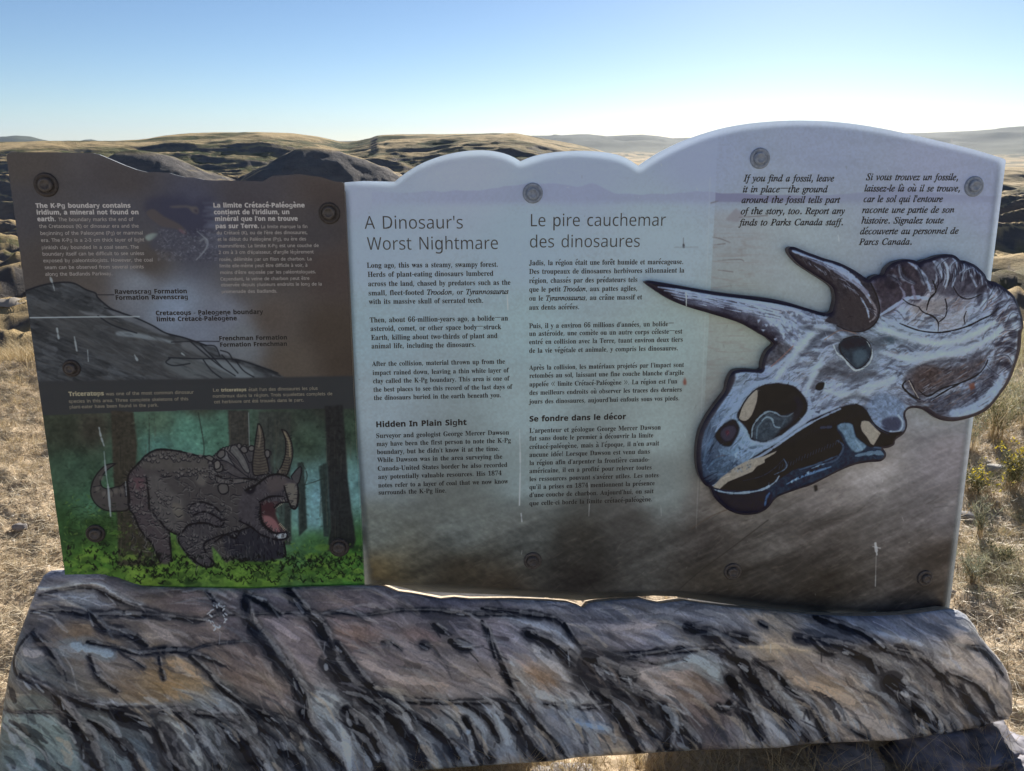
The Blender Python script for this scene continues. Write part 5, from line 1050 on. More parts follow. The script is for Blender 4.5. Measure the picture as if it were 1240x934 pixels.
text_block([("After the collision, material thrown up from the",s,450.6,443.5,611.5),("impact rained down, leaving a thin white layer of",s,451.1,454.3,615.8),("clay called the K-Pg boundary. This area is one of",s,451.6,464.3,616.6),("the best places to see this record of the last days of",s,452.1,474.6,620),("the dinosaurs buried in the earth beneath you.",s,452.6,484.6,607)], m_ink)
text_block([("Hidden In Plain Sight",'bold',455,517.4,565.2)], m_ink, .95, label='small bold English heading')
text_block([("Surveyor and geologist George Mercer Dawson",s,455.2,530.6,616.6),("may have been the first person to note the K-Pg",s,456,540.4,618.7),("boundary, but he didn’t know it at the time.",s,456.5,550.2,605),("While Dawson was in the area surveying the",s,457,559.9,608.4),("Canada-United States border he also recorded",s,457.3,570.2,614.5),("any potentially valuable resources. His 1874",s,457.8,580.2,607.6),("notes refer to a layer of coal that we now know",s,458,590.5,615.3),("surrounds the K-Pg line.",s,458.3,599.2,540.8)], m_ink)
text_block([("Jadis, la région était une forêt humide et marécageuse.",s,640.6,321.4,827.6),("Des troupeaux de dinosaures herbivores sillonnaient la",s,640.6,331.9,828.6),("région, chassés par des prédateurs tels",s,640.6,342.9,772),([("que le petit ",s),("Troodon",'italic'),(", aux pattes agiles,",s)],s,640.6,353.5,772),([("ou le ",s),("Tyrannosaurus",'italic'),(", au crâne massif et",s)],s,640.6,364.3,777.5),("aux dents acérées.",s,640.6,375.3,701.7)], m_ink)
text_block([("Puis, il y a environ 66 millions d’années, un bolide—",s,640.6,397.6,816),("un astéroïde, une comète ou un autre corps céleste—est".replace('ï','i'),s,640.6,407,826),("entré en collision avec la Terre, tuant environ deux tiers",s,640.6,417,826.8),("de la vie végétale et animale, y compris les dinosaures.",s,640.6,427.5,821)], m_ink)
text_block([("Après la collision, les matériaux projetés par l’impact sont",s,640.9,448.1,828),("retombés au sol, laissant une fine couche blanche d’argile",s,640.9,457.8,828),("appelée « limite Crétacé-Paléogène ». La région est l’un",s,640.9,468.2,820),("des meilleurs endroits où observer les traces des derniers",s,640.9,478.4,825.5),("jours des dinosaures, aujourd’hui enfouis sous vos pieds.",s,640.9,489.1,822.8)], m_ink)
text_block([("Se fondre dans le décor",'bold',640.9,510.6,757.8)], m_ink, .95, label='small bold French heading')
text_block([("L’arpenteur et géologue George Mercer Dawson",s,640.9,524.4,800),("fut sans doute le premier à découvrir la limite",s,640.9,533.8,791),("crétacé-paléogène, mais à l’époque, il n’en avait",s,640.9,543.9,798),("aucune idée! Lorsque Dawson est venu dans",s,640.9,553.6,787),("la région afin d’arpenter la frontière canado-",s,640.9,563.4,786.4),("américaine, il en a profité pour relever toutes",s,640.9,573.1,789),("les ressources pouvant s’avérer utiles. Les notes",s,640.9,582.9,797.4),("qu’il a prises en 1874 mentionnent la présence",s,640.9,592.6,792.6),("d’une couche de charbon. Aujourd’hui, on sait",s,640.9,602.3,791.3),("que celle-ci borde la limite crétacé-paléogène.",s,640.9,612.2,789.9)], m_ink)
s = 'italic'
text_block([("If you find a fossil, leave",s,900.8,219.8,1010),("it in place—the ground",s,899.6,233.1,1002),("around the fossil tells part",s,898,246,1017),("of the story, too. Report any",s,897,259.6,1022.8),("finds to Parks Canada staff.",s,895.9,273.3,1021)], m_ink, label='English note in dark italics')
text_block([("Si vous trouvez un fossile,",s,1048.6,218.3,1160.5),("laissez-le là où il se trouve,",s,1046.7,232,1162.7),("car le sol qui l’entoure",s,1045.6,244.9,1141.5),("raconte une partie de son",s,1044,258.1,1155.5),("histoire. Signalez toute",s,1042.6,271,1142.6),("découverte au personnel de",s,1041.4,283.9,1160.5),("Parcs Canada.",s,1040.3,296.8,1104.3)], m_ink, label='French note in dark italics')
s = 'bold'; l = 'sans'
text_block([("The K-Pg boundary contains",s,43.4,251.8,158.5),("iridium, a mineral not found on",s,44.4,259.9,168.4),("earth.",s,45.4,268,68)], m_wht)
text_block([("The boundary marks the end of",l,71.1,268,161.6),("the Cretaceous (K) or dinosaur era and the",l,47.8,276.2,168.4),("beginning of the Paleogene (Pg) or mammal",l,48.8,284.6,173.4),("era. The K-Pg is a 2-3 cm thick layer of light",l,49.8,293.1,175),("pinkish clay bounded in a coal seam. The",l,50.5,301.9,168.4),("boundary itself can be difficult to see unless",l,51.5,309.7,175),("exposed by paleontologists. However, the coal",l,52.5,317.8,185.6),("seam can be observed from several points",l,54.2,326,174.5),("along the Badlands Parkway.",l,54.9,334.1,136.5)], m_wht2)
text_block([("La limite Crétacé-Paléogène",s,258.1,251.4,369.2),("contient de l’iridium, un",s,259.1,259.6,351),("minéral que l’on ne trouve",s,260.2,267.7,360.8),("pas sur Terre.",s,260.8,276.5,314)], m_wht)
text_block([("La limite marque la fin",l,316,276.5,372.6),("du Crétacé (K), ou de l’ère des dinosaures,",l,262.5,284,372.6),("et le début du Paléogène (Pg), ou ère des",l,263.6,291.8,371),("mammifères. La limite K-Pg est une couche de",l,264.2,299.9,386.2),("2 cm à 3 cm d’épaisseur, d’argile légèrement",l,264.9,307.7,380),("rosée, délimitée par un filon de charbon. La",l,265.6,316.2,377.7),("limite elle-même peut être difficile à voir, à",l,265.9,323.9,372.6),("moins d’être exposée par les paléontologues.",l,266.6,332,382.8),("Cependant, la veine de charbon peut être",l,266.9,339.9,375),("observée depuis plusieurs endroits le long de la",l,267.6,347,390),("promenade des Badlands.",l,268.3,355.1,336)], m_wht2)
for a, b in [((("Ravenscrag Formation",138.9,356.1,227)),("Formation Ravenscrag",139.9,363.2,228.3)),(("Cretaceous - Paleogene boundary",188.7,381.9,319),("limite Crétacé-Paléogène",189.7,389.3,287.3)),(("Frenchman Formation",265.2,412.4,348.2),("Formation Frenchman",266.3,420.1,348.2))]:
    text_block([(a[0],s,a[1],a[2],a[3]),(b[0],s,b[1],b[2],b[3])], m_ink)
text_block([("Triceratops",s,83.5,479.7,126.3)], m_ol); text_block([("was one of the most common dinosaur",l,128.4,479,235),("species in this area. Three complete skeletons of this",l,83.5,488,228.6),("plant-eater have been found in the park.",l,84.2,494.8,192.3)], m_ol2)
text_block([("triceratops",s,267.8,474.3,298.6)], m_ol); text_block([("Le",l,257.6,474.3,265.5),("était l’un des dinosaures les plus",l,301,473.8,385),("nombreux dans la région. Trois squelettes complets de",l,257.6,481.7,402.8),("cet herbivore ont été trouvés dans le parc.",l,259.4,488.6,368.3)], m_ol2)
# ------------------------------------------------------------------ land: one sheet from the feet to the horizon
def azx(x): return np.degrees(np.arctan((np.asarray(x, float)-620)/978.0))
MIDP = np.array([(-900,172),(-300,170),(0,171.5),(80,171),(145,170.5),(165,169.5),(180,168),(200,165),(230,162.5),(260,161.5),(330,161.5),(370,164),(385,166),(400,169),(412,171.5),(422,172),(432,170.8),(448,168),(457,165),(475,164),(520,163.5),(600,162.2),(622,162.5),(641,165),(660,168.5),(678,171.5),(700,175),(715,178),(745,187),(765,194),(800,199),(900,202),(1120,200),(1240,196),(1500,197),(2400,190)], float)
FARP = np.array([(-900,165),(-100,167),(0,167),(20,165.2),(38,166.2),(50,169),(62,171),(95,171),(103,169.3),(112,169),(120,171),(400,171),(620,168),(645,165),(656,165),(680,164.2),(700,163),(712,163),(734,165.3),(750,164.6),(778,163.6),(800,166),(815,167.8),(840,167),(900,165),(1000,164),(1120,162.4),(1167,161),(1202,159.4),(1240,156.5),(1300,153),(1500,156),(2400,165)], float)
PYR = [(158,180.0,405,66,.56),(374,177.0,395,84,.56)]
def land_z(a, r):
    """a: bearing from straight ahead in degrees (right positive), r: distance"""
    x = r*np.sin(np.radians(a)); y = r*np.cos(np.radians(a)); hz = EYE[2]
    near = 0.02*(fbm(x*1.1, y*1.1, 3, 1)-.5)+.10*(fbm(x*.35, y*.35, 2, 2)-.5)
    re = 6.3+.6*(fbm(a*.15, a*0, 2, 3)-.5)+1.0*sstep(10, 40, a)
    R1 = 640+70*(fbm(a*.10+3, a*0, 3, 5)-.5)
    mid = np.interp(a, azx(MIDP[:, 0]), MIDP[:, 1]); zc = hz+R1*(170-mid)/978.0
    valley = -25+13*(fbm(x/90, y/90, 3, 7)-.5)+20*(ridged(x/150+3, y/46+.3*fbm(x/80, y/80, 2, 8), 4, 9)-.55)+8*(ridged(x/60, y/17+.4*fbm(x/30, y/30, 2, 6), 4, 10)-.5)
    # eroded benches between the foot of the bluff and the valley
    bench = -3.2-11*sstep(8, 130, r)+6.5*(ridged(x/34, y/20+2, 3, 11)-.5)*sstep(9, 40, r)+1.3*(ridged(x/9, y/6, 3, 12)-.5)*sstep(8, 25, r)
    low = bench*(1-sstep(90, 210, r))+valley*sstep(90, 210, r)
    z = near*(1-sstep(re, re+1.2, r))+(near-.0)*0
    drop = sstep(re, re+5.0, r)
    z = near*(1-drop)+low*drop
    s = sstep(340, 1.0, np.zeros(1))[0]*0+sstep(0, 1, (r-(R1-330))/330.0)
    gul = ((fbm(x/75, y/60, 3, 15)-.5)*11+(ridged(x/110+y/260, y/150, 2, 16)-.5)*4)*np.sin(np.pi*np.clip((r-(R1-330))/330.0, 0, 1))
    z = z*(1-s)+zc*s+gul*(r > 150)
    z = z+(fbm(x/14, y/14, 4, 17)-.5)*2.0*sstep(60, 160, r)*(1-.75*sstep(R1-40, R1, r))
    for px, py, rr, w, sl in PYR:
        aa = float(azx(px)); cx0 = rr*math.sin(math.radians(aa)); cy0 = rr*math.cos(math.radians(aa)); zt = hz+rr*(170-py)/978.0
        d = np.hypot((x-cx0)*np.where(x > cx0, .72, 1.0), (y-cy0)*1.1)*(.85+.3*fbm(x/16, y/16, 3, 19))
        cone = zt-sl*np.sqrt(d*d+64)+sl*8+(fbm(x/9, y/12, 4, 21)-.5)*3.0*np.clip(d/14, 0, 1)
        z = np.maximum(z, cone)
    # beyond the first hills
    back = zc-(r-R1)*.05
    farv = -46+14*(fbm(x/500, y/500, 3, 23)-.5)+16*(ridged(x/900, y/420, 4, 25)-.6)
    z2 = np.maximum(back, farv)
    RF = 6500.0
    fz = hz+RF*(170-np.interp(a, azx(FARP[:, 0]), FARP[:, 1]))/978.0
    sf = sstep(RF-2200, RF, r)
    z2 = z2*(1-sf)+fz*sf+(ridged(x/700+5, y/500, 4, 27)-.5)*60*np.sin(np.pi*np.clip((r-(RF-2200))/2200, 0, 1))
    z2 = np.where(r > RF, fz-(r-RF)*.10, z2)
    z = np.where(r > R1, z2, z)
    bk = sstep(66, 105, np.abs(a))
    bounce_rise = np.clip(-y-4.0, 0, 60)*.46; bounce_rise = bounce_rise*(1+.25*(fbm(x/18, y/18, 3, 35)-.5))+1.2*(fbm(x/9, y/9, 3, 36)-.5)*sstep(6, 14, -y)  # added slope behind the viewer, bouncing sunlight onto the shaded sign
    return z*(1-bk)+(near+bounce_rise)*bk
def height_at(x, y):
    return float(land_z(np.array([math.degrees(math.atan2(x, y))]), np.array([math.hypot(x, y)]))[0])
def build_land():
    a = np.concatenate([np.linspace(-180, -62.4, 70), np.linspace(-62, 62, 1040), np.linspace(62.4, 180, 70)])
    r = np.concatenate([[.02], np.exp(np.linspace(math.log(.55), math.log(8.2), 300)), np.exp(np.linspace(math.log(8.3), math.log(280), 190)), np.exp(np.linspace(math.log(282), math.log(720), 260)), np.exp(np.linspace(math.log(726), math.log(9000), 130))])
    A, R = np.meshgrid(a, r); Z = land_z(A.ravel(), R.ravel()).reshape(A.shape)
    X = R*np.sin(np.radians(A)); Y = R*np.cos(np.radians(A))
    nr = sstep(9, 6.5, R)
    Z += nr*((fbm(X*9, Y*9, 4, 31)-.5)*.062+(fbm(X*30, Y*30, 3, 33)-.5)*.030)
    V = np.stack([X, Y, Z], -1).reshape(-1, 3)
    nr_, nc = A.shape
    i = np.arange(nr_-1)[:, None]*nc+np.arange(nc-1)[None]
    Fq = np.stack([i, i+1, i+nc+1, i+nc], -1).reshape(-1, 4)[:, ::-1]
    # masks: bare shale on steep faces, green shrub on shaded mid slopes
    gx = np.gradient(Z, axis=1)/(np.maximum(R, .1)*np.radians(np.gradient(a))[None]); gy = np.gradient(Z, axis=0)/np.gradient(R, axis=0)
    slope = np.hypot(gx, gy)
    n = fbm(X/25, Y/25, 4, 41); n2 = fbm(X/7, Y/7, 3, 43)
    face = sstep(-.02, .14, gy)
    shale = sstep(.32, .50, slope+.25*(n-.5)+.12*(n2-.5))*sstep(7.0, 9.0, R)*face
    for px, py, rr, w, sl in PYR:
        aa = float(azx(px)); cx0 = rr*math.sin(math.radians(aa)); cy0 = rr*math.cos(math.radians(aa))
        d = np.hypot((X-cx0)*np.where(X > cx0, .72, 1.0), (Y-cy0)*1.1); shale = np.maximum(shale, (1-sstep(w*.45, w*.62, d+6*(n-.5)*4))*(Y < cy0+1)*sstep(4, 11, d+4*(n2-.5))*sstep(.0, .15, gy))
    aG = float(azx(232)); dG = ((A-aG)/3.2)**2+((R-470)/80.0)**2
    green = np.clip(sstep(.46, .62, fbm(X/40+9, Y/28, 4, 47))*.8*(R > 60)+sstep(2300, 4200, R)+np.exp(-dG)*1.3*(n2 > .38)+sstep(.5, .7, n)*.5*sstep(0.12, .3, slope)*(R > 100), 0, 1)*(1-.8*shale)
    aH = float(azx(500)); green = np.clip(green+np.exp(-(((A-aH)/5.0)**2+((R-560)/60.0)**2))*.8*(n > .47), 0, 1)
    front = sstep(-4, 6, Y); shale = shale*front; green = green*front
    o = fast_mesh('ground', V, Fq, None, True); tag(o, kind='structure')
    for nm, d in (('shale', shale), ('green', green), ('clay', sstep(-3.0, -7.0, Y))):  # clay: mask of the added bounce slope behind the viewer
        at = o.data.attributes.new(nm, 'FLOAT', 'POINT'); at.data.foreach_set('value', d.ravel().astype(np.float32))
    m, nt, N, L, B = new_mat('dry_prairie'); B.inputs['Roughness'].default_value = .95; B.inputs['Specular IOR Level'].default_value = .1
    geo = N.new('ShaderNodeNewGeometry'); sep = N.new('ShaderNodeVectorMath'); sep.operation = 'LENGTH'; L.new(geo.outputs['Position'], sep.inputs[0])
    def noise(scale, det=6, rough=.6, stretch=None):
        t = N.new('ShaderNodeTexNoise'); t.inputs['Scale'].default_value = scale; t.inputs['Detail'].default_value = det; t.inputs['Roughness'].default_value = rough
        if stretch:
            mp = N.new('ShaderNodeMapping'); mp.inputs['Scale'].default_value = stretch; L.new(geo.outputs['Position'], mp.inputs['Vector']); L.new(mp.outputs['Vector'], t.inputs['Vector'])
        else: L.new(geo.outputs['Position'], t.inputs['Vector'])
        return t.outputs['Fac']
    def ramp(f, *st):
        r_ = N.new('ShaderNodeValToRGB'); e = r_.color_ramp.elements
        while len(e) < len(st): e.new(.5)
        for k, (p, c) in enumerate(st): e[k].position = p; e[k].color = (*c, 1)
        L.new(f, r_.inputs['Fac']); return r_.outputs['Color']
    def mix(f, c1, c2):
        x = N.new('ShaderNodeMix'); x.data_type = 'RGBA'
        if isinstance(f, float): x.inputs[0].default_value = f
        else: L.new(f, x.inputs[0])
        for s_, c in ((6, c1), (7, c2)):
            if isinstance(c, tuple): x.inputs[s_].default_value = (*c, 1)
            else: L.new(c, x.inputs[s_])
        return x.outputs[2]
    def attr(nm):
        t = N.new('ShaderNodeAttribute'); t.attribute_name = nm; return t.outputs['Fac']
    sand = ramp(noise(7, 9, .72), (.28, (.22,.165,.11)), (.46, (.43,.335,.225)), (.70, (.62,.50,.36)))
    fine = ramp(noise(90, 6, .7), (.35, (.15,.10,.06)), (.47, (.52,.39,.25)), (.64, (.76,.62,.43)))
    nearc = mix(.5, sand, fine)
    tan = ramp(noise(.035, 9, .68, (1, .6, 1)), (.30, (.25,.18,.085)), (.5, (.52,.38,.19)), (.72, (.70,.53,.29)))
    tan = mix(ramp_f := noise(.30, 6, .7), tan, ramp(noise(.9, 6, .7), (.3, (.30,.22,.11)), (.7, (.66,.49,.26))))
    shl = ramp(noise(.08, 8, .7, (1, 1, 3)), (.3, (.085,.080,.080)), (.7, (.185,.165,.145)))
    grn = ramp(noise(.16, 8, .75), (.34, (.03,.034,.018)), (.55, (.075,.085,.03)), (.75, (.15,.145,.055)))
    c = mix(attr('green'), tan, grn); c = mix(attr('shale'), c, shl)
    dist = N.new('ShaderNodeMapRange'); dist.inputs['From Min'].default_value = 6.5; dist.inputs['From Max'].default_value = 11; L.new(sep.outputs['Value'], dist.inputs['Value'])
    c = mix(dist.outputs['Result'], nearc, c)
    c = mix(attr('clay'), c, ramp(noise(.5, 7, .7), (.3, (.42,.40,.37)), (.7, (.60,.575,.54)))); L.new(c, B.inputs['Base Color'])  # pale neutral tone for the added slope that bounces sunlight
    bp = N.new('ShaderNodeBump'); bp.inputs['Strength'].default_value = .4; bp.inputs['Distance'].default_value = .02; L.new(noise(60, 8, .75), bp.inputs['Height'])
    bp2 = N.new('ShaderNodeBump'); bp2.inputs['Strength'].default_value = .8; bp2.inputs['Distance'].default_value = 2.0; L.new(noise(.22, 9, .75), bp2.inputs['Height'])
    mxn = N.new('ShaderNodeMix'); mxn.data_type = 'VECTOR'; L.new(dist.outputs['Result'], mxn.inputs[0]); L.new(bp.outputs['Normal'], mxn.inputs[4]); L.new(bp2.outputs['Normal'], mxn.inputs[5]); L.new(mxn.outputs[1], B.inputs['Normal'])
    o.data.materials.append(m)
    return o
build_land()
# dusty track across the badlands on the left
def track():
    V = []; F = []; pts = [(-170,346),(-90,352),(-30,360),(10,360),(45,352),(90,344),(150,342)]
    Q = crv(pts, 10); rm = simple('pale_track', (.30,.26,.21), .95, 0, .2, .6); rs = []
    for x, y in Q:
        d = ray(x, y); tt = 8*1.01**np.arange(390); px_ = EYE[0]+d[0]*tt; py_ = EYE[1]+d[1]*tt; zz = EYE[2]+d[2]*tt
        hit = np.nonzero(zz < land_z(np.degrees(np.arctan2(px_, py_)), np.hypot(px_, py_)))[0]; t = tt[hit[0]] if len(hit) else tt[-1]; p = EYE+d*t
        rs.append(math.hypot(p[0], p[1]))
    rs = [float(np.median(rs[max(0, i-6):i+7])) for i in range(len(rs))]
    w = float(np.median(rs))*.035
    for (x, y), rr in zip(Q, rs):
        a = float(azx(x))
        for k in range(7):
            r = rr+(k-3)*w/3; V.append((r*math.sin(math.radians(a)), r*math.cos(math.radians(a)), float(land_z(np.array([a]), np.array([r]))[0])+.05))
    for i in range(len(Q)-1):
        for k in range(6): q = i*7+k; F.append((q, q+7, q+8, q+1))
    tag(mesh_obj('track', V, F, rm, None, True), kind='structure')
track()
# ------------------------------------------------------------------ grass, straw, shrubs, stones
def blades(name, P, H, lean, width, mat, curl=.35, seg=2, colvar=True):
    """P (n,3) roots, H (n,) heights, lean (n,2) horizontal offset of the tip"""
    n = len(P); ang = RNG.uniform(0, math.pi, n); wx = np.cos(ang)*width/2; wy = np.sin(ang)*width/2
    rows = []
    for k in range(seg+1):
        t = k/seg; f = 1-t*.92; off = lean*(t**(1+curl))[None] if False else lean*(t**1.6)
        c = P+np.concatenate([off, (H*(t**.9)*1.0)[:, None]], 1)
        rows.append(c-np.stack([wx*f, wy*f, wx*0], 1)); rows.append(c+np.stack([wx*f, wy*f, wx*0], 1))
    V = np.stack(rows, 1).reshape(-1, 3); m = 2*(seg+1); b = np.arange(n)[:, None]*m; F = []
    for k in range(seg): F.append(b+np.array([2*k, 2*k+1, 2*k+3, 2*k+2])[None])
    F = np.concatenate(F, 0).reshape(-1, 4)
    o = fast_mesh(name, V, F, mat)
    if colvar:
        at = o.data.attributes.new('tint', 'FLOAT', 'POINT'); at.data.foreach_set('value', np.repeat(RNG.random(n), m).astype(np.float32))
    return o
def blade_mat(name, c1, c2, c3, tr=.35):
    m, nt, N, L, B = new_mat(name); B.inputs['Roughness'].default_value = .6; B.inputs['Specular IOR Level'].default_value = .3
    a = N.new('ShaderNodeAttribute'); a.attribute_name = 'tint'; r = N.new('ShaderNodeValToRGB'); e = r.color_ramp.elements; e.new(.5)
    for k, c in enumerate((c1, c2, c3)): e[k].position = k*.5; e[k].color = (*c, 1)
    L.new(a.outputs['Fac'], r.inputs['Fac']); L.new(r.outputs['Color'], B.inputs['Base Color'])
    t = N.new('ShaderNodeBsdfTranslucent'); L.new(r.outputs['Color'], t.inputs['Color']); mx = N.new('ShaderNodeMixShader'); mx.inputs[0].default_value = tr
    L.new(B.outputs[0], mx.inputs[1]); L.new(t.outputs[0], mx.inputs[2]); L.new(mx.outputs[0], N['Material Output'].inputs['Surface'])
    return m
m_straw = blade_mat('dry_straw', (.24,.17,.085), (.50,.38,.20), (.72,.60,.38))
m_litter = blade_mat('straw_litter', (.18,.13,.08), (.55,.44,.27), (.86,.75,.55), .15)
m_greygr = blade_mat('grey_green_grass', (.20,.20,.11), (.42,.38,.22), (.60,.55,.36))
def zland(x, y):
    r = np.hypot(x, y); z = land_z(np.degrees(np.arctan2(x, y)), r); nr = sstep(9, 6.5, r)
    return z+nr*((fbm(x*9, y*9, 4, 31)-.5)*.062+(fbm(x*30, y*30, 3, 33)-.5)*.030)
def scatter(n, x0, x1, y0, y1, dens=None):
    x = RNG.uniform(x0, x1, n*3); y = RNG.uniform(y0, y1, n*3)
    if dens is not None:
        k = RNG.random(n*3) < dens(x, y); x, y = x[k], y[k]
    x, y = x[:n], y[:n]; return np.stack([x, y, zland(x, y)], 1)
def side(x, y):     # bearing in degrees
    return np.degrees(np.arctan2(x, y))
def hid(x, y):      # sparser where the sign hides the ground
    b = side(x, y); return np.where((b > -29) & (b < 27) & (y > 1.9), .22, 1.0)
def behind(x, y):  # keep grass out of the base itself
    return ~((np.abs(x) < 1.25) & (y > 1.46) & (y < 1.84))
# loose straw lying on the sand
okd = lambda x, y: (.35+.65*fbm(x*1.6, y*1.6, 3, 51))*behind(x, y)
P = np.vstack([scatter(30000, -5.0, 5.0, .9, 6.6, okd), scatter(75000, -3.9, -.95, 1.4, 5.8, okd), scatter(60000, 1.1, 4.6, 1.5, 5.8, okd)])
n = len(P); a = RNG.uniform(0, 6.283, n); l = RNG.uniform(.02, .07, n); P[:, 2] += .003
o = blades('straw', P, RNG.uniform(.001, .020, n), np.stack([np.cos(a)*l, np.sin(a)*l], 1), .0042, m_litter, seg=1); tag(o, 'pale dry straw lying over the sandy ground', 'straw', kind='stuff')
# short tufts over the flat
def tufts(nt, x0, x1, y0, y1, dens, per, h, spread, lean):
    T = scatter(nt, x0, x1, y0, y1, dens); k = RNG.integers(per[0], per[1], len(T)); P = np.repeat(T, k, 0); n = len(P)
    s = np.repeat(RNG.uniform(.6, 1.25, len(T)), k)
    P = P+np.stack([RNG.normal(0, spread, n), RNG.normal(0, spread, n), np.zeros(n)], 1)*s[:, None]; P[:, 2] = zland(P[:, 0], P[:, 1])-.004
    H = RNG.uniform(h[0], h[1], n)*s; L_ = np.stack([RNG.normal(-.15*lean, lean, n), RNG.normal(-.1*lean, lean, n)], 1)*H[:, None]
    return P, H, L_
dl = lambda x, y: hid(x, y)*behind(x, y)*sstep(.38, .62, fbm(x*1.3+4, y*1.3, 3, 53))
P, H, L_ = tufts(3200, -5.5, 5.5, .8, 7, dl, (10, 26), (.02, .075), .022, .8)
tag(blades('grass', P, H, L_, .0026, m_straw), 'short dry yellow grass tufts on the sand', 'grass', kind='stuff')
for bx, nt_ in (((-3.6, -1.15, 1.6, 5.2), 5200), ((1.2, 4.4, 1.7, 5.0), 4200)):
    P, H, L_ = tufts(nt_, *bx, lambda x, y: sstep(.22, .6, fbm(x*2.3+4, y*2.3, 4, 53)), (5, 13), (.010, .042), .022, 1.6)
    tag(blades('grass', P, H, L_, .0026, m_litter), 'short trampled dry grass and straw on the open ground '+('left' if bx[0] < 0 else 'right')+' of the sign', 'grass', kind='stuff')
# long pale grass along the brow of the slope on the left
P, H, L_ = tufts(2100, -6.8, -2.4, 4.7, 7.6, lambda x, y: sstep(4.9, 5.8, y+.25*np.sin(x*2)), (22, 44), (.06, .19), .045, .45)
tag(blades('grass', P, H, L_, .0034, m_straw), 'long pale dry grass along the brow on the left', 'grass', kind='stuff')
P, H, L_ = tufts(1900, 1.6, 6.5, 4.2, 8.4, lambda x, y: sstep(4.0, 5.0, y+.3*np.sin(x*3))*.9, (18, 40), (.06, .20), .05, .5)
tag(blades('grass', P, H, L_, .0034, m_greygr), 'long yellow green grass along the brow on the right', 'grass', kind='stuff')
P, H, L_ = tufts(420, 1.15, 3.0, 1.7, 3.2, lambda x, y: sstep(.36, .6, fbm(x*2+1, y*2, 3, 57)), (16, 34), (.015, .06), .03, 1.2)
tag(blades('grass', P, H, L_, .0024, m_greygr), 'low curly grey green grass beside the right end of the base', 'grass', kind='stuff')
P, H, L_ = tufts(330, -1.1, 1.3, 1.22, 1.62, lambda x, y: .9, (14, 30), (.04, .16), .03, 1.0)
tag(blades('grass', P, H, L_, .0020, m_straw), 'wiry dry grass under the front of the painted rock base', 'grass', kind='stuff')
# pebbles
def rock(name, c, r, seed, mat, flat=.6, sub=2, rough=.35, rot=0.0, parent=None, mode=1.0):
    bm = bmesh.new(); bmesh.ops.create_icosphere(bm, subdivisions=sub, radius=1)
    co = np.array([v.co[:] for v in bm.verts])
    d = (fbm(co[:, 0]*1.3+seed, co[:, 1]*1.3+co[:, 2]*1.7, 3, seed)-.5)*2*rough+(ridged(co[:, 0]*2.2+seed, co[:, 2]*2.2+co[:, 1], 3, seed+5)-.5)*rough*.5
    if sub > 3: d = d+(fbm(co[:, 0]*9+seed, co[:, 1]*9+co[:, 2]*7, 4, seed+9)-.5)*.16+np.abs(fbm(co[:, 0]*4-co[:, 2]*3, co[:, 1]*4, 3, seed+3)-.5)*-.35
    q = np.sign(co)*np.abs(co)**(.8); co = q*(1+d)[:, None]*np.array([r[0], r[1], r[2]])
    cs, sn = math.cos(rot), math.sin(rot); co = np.stack([co[:, 0]*cs-co[:, 1]*sn, co[:, 0]*sn+co[:, 1]*cs, co[:, 2]], 1)
    for v, p in zip(bm.verts, co): v.co = p
    me = bpy.data.meshes.new(name); bm.to_mesh(me); bm.free(); me.polygons.foreach_set('use_smooth', [sub > 2]*len(me.polygons)); me.materials.append(mat)
    o = bpy.data.objects.new(name, me); C.objects.link(o); o.location = c; return o
m_stone = simple('grey_sandstone', (.22,.20,.19), .85, 0, .35, 14, .6); m_stone2 = simple('pale_stone', (.42,.38,.33), .85, 0, .3, 20, .5); m_stone3 = simple('dark_boulder', (.17,.16,.18), .8, 0, .75, 16, 1.0)
pb = []; F = []; T = scatter(1500, -5, 5, .9, 6.5, lambda x, y: hid(x, y)*behind(x, y)); ic = bmesh.new(); bmesh.ops.create_icosphere(ic, subdivisions=1, radius=1); IV = np.array([v.co[:] for v in ic.verts]); IF = np.array([[v.index for v in f.verts] for f in ic.faces]); ic.free()
for i, p in enumerate(T):
    s_ = random.uniform(.004, .014)*(2.0 if random.random() < .05 else 1); pb.append(IV*(1+RNG.uniform(-.25, .25, (len(IV), 1)))*np.array([s_, s_*random.uniform(.7, 1.2), s_*.6])+p); F.append(IF+i*len(IV))
tag(fast_mesh('pebbles', np.vstack(pb), np.vstack(F), m_stone2), 'small pale pebbles scattered over the ground', 'pebbles', kind='stuff')
def on_ground(px, py, dz=0.0):
    d = ray(px, py); t = (EYE[2])/-d[2]
    for _ in range(6):
        p = EYE+d*t; t = (EYE[2]-height_at(p[0], p[1]))/-d[2]
    return EYE+d*t
def put(px, py, r, seed, mat, label, cat='stone', sink=.3, **k):
    p = on_ground(px, py); o = rock('stone' if cat == 'stone' else 'boulder', (p[0], p[1], p[2]+r[2]*(1-sink)-r[2]*.3), r, seed, mat, sub=k.pop('sub', 3), **k); tag(o, label, cat); return o
put(1206, 572, (.055,.045,.030), 3, m_stone2, 'white stone beside the yellow flowering plants on the right')
put(1172, 628, (.04,.03,.02), 8, m_stone, 'small grey stone on the bare soil right of the sign')
put(24, 640, (.028,.02,.016), 11, m_stone, 'small dark stone on the dry ground left of the sign')
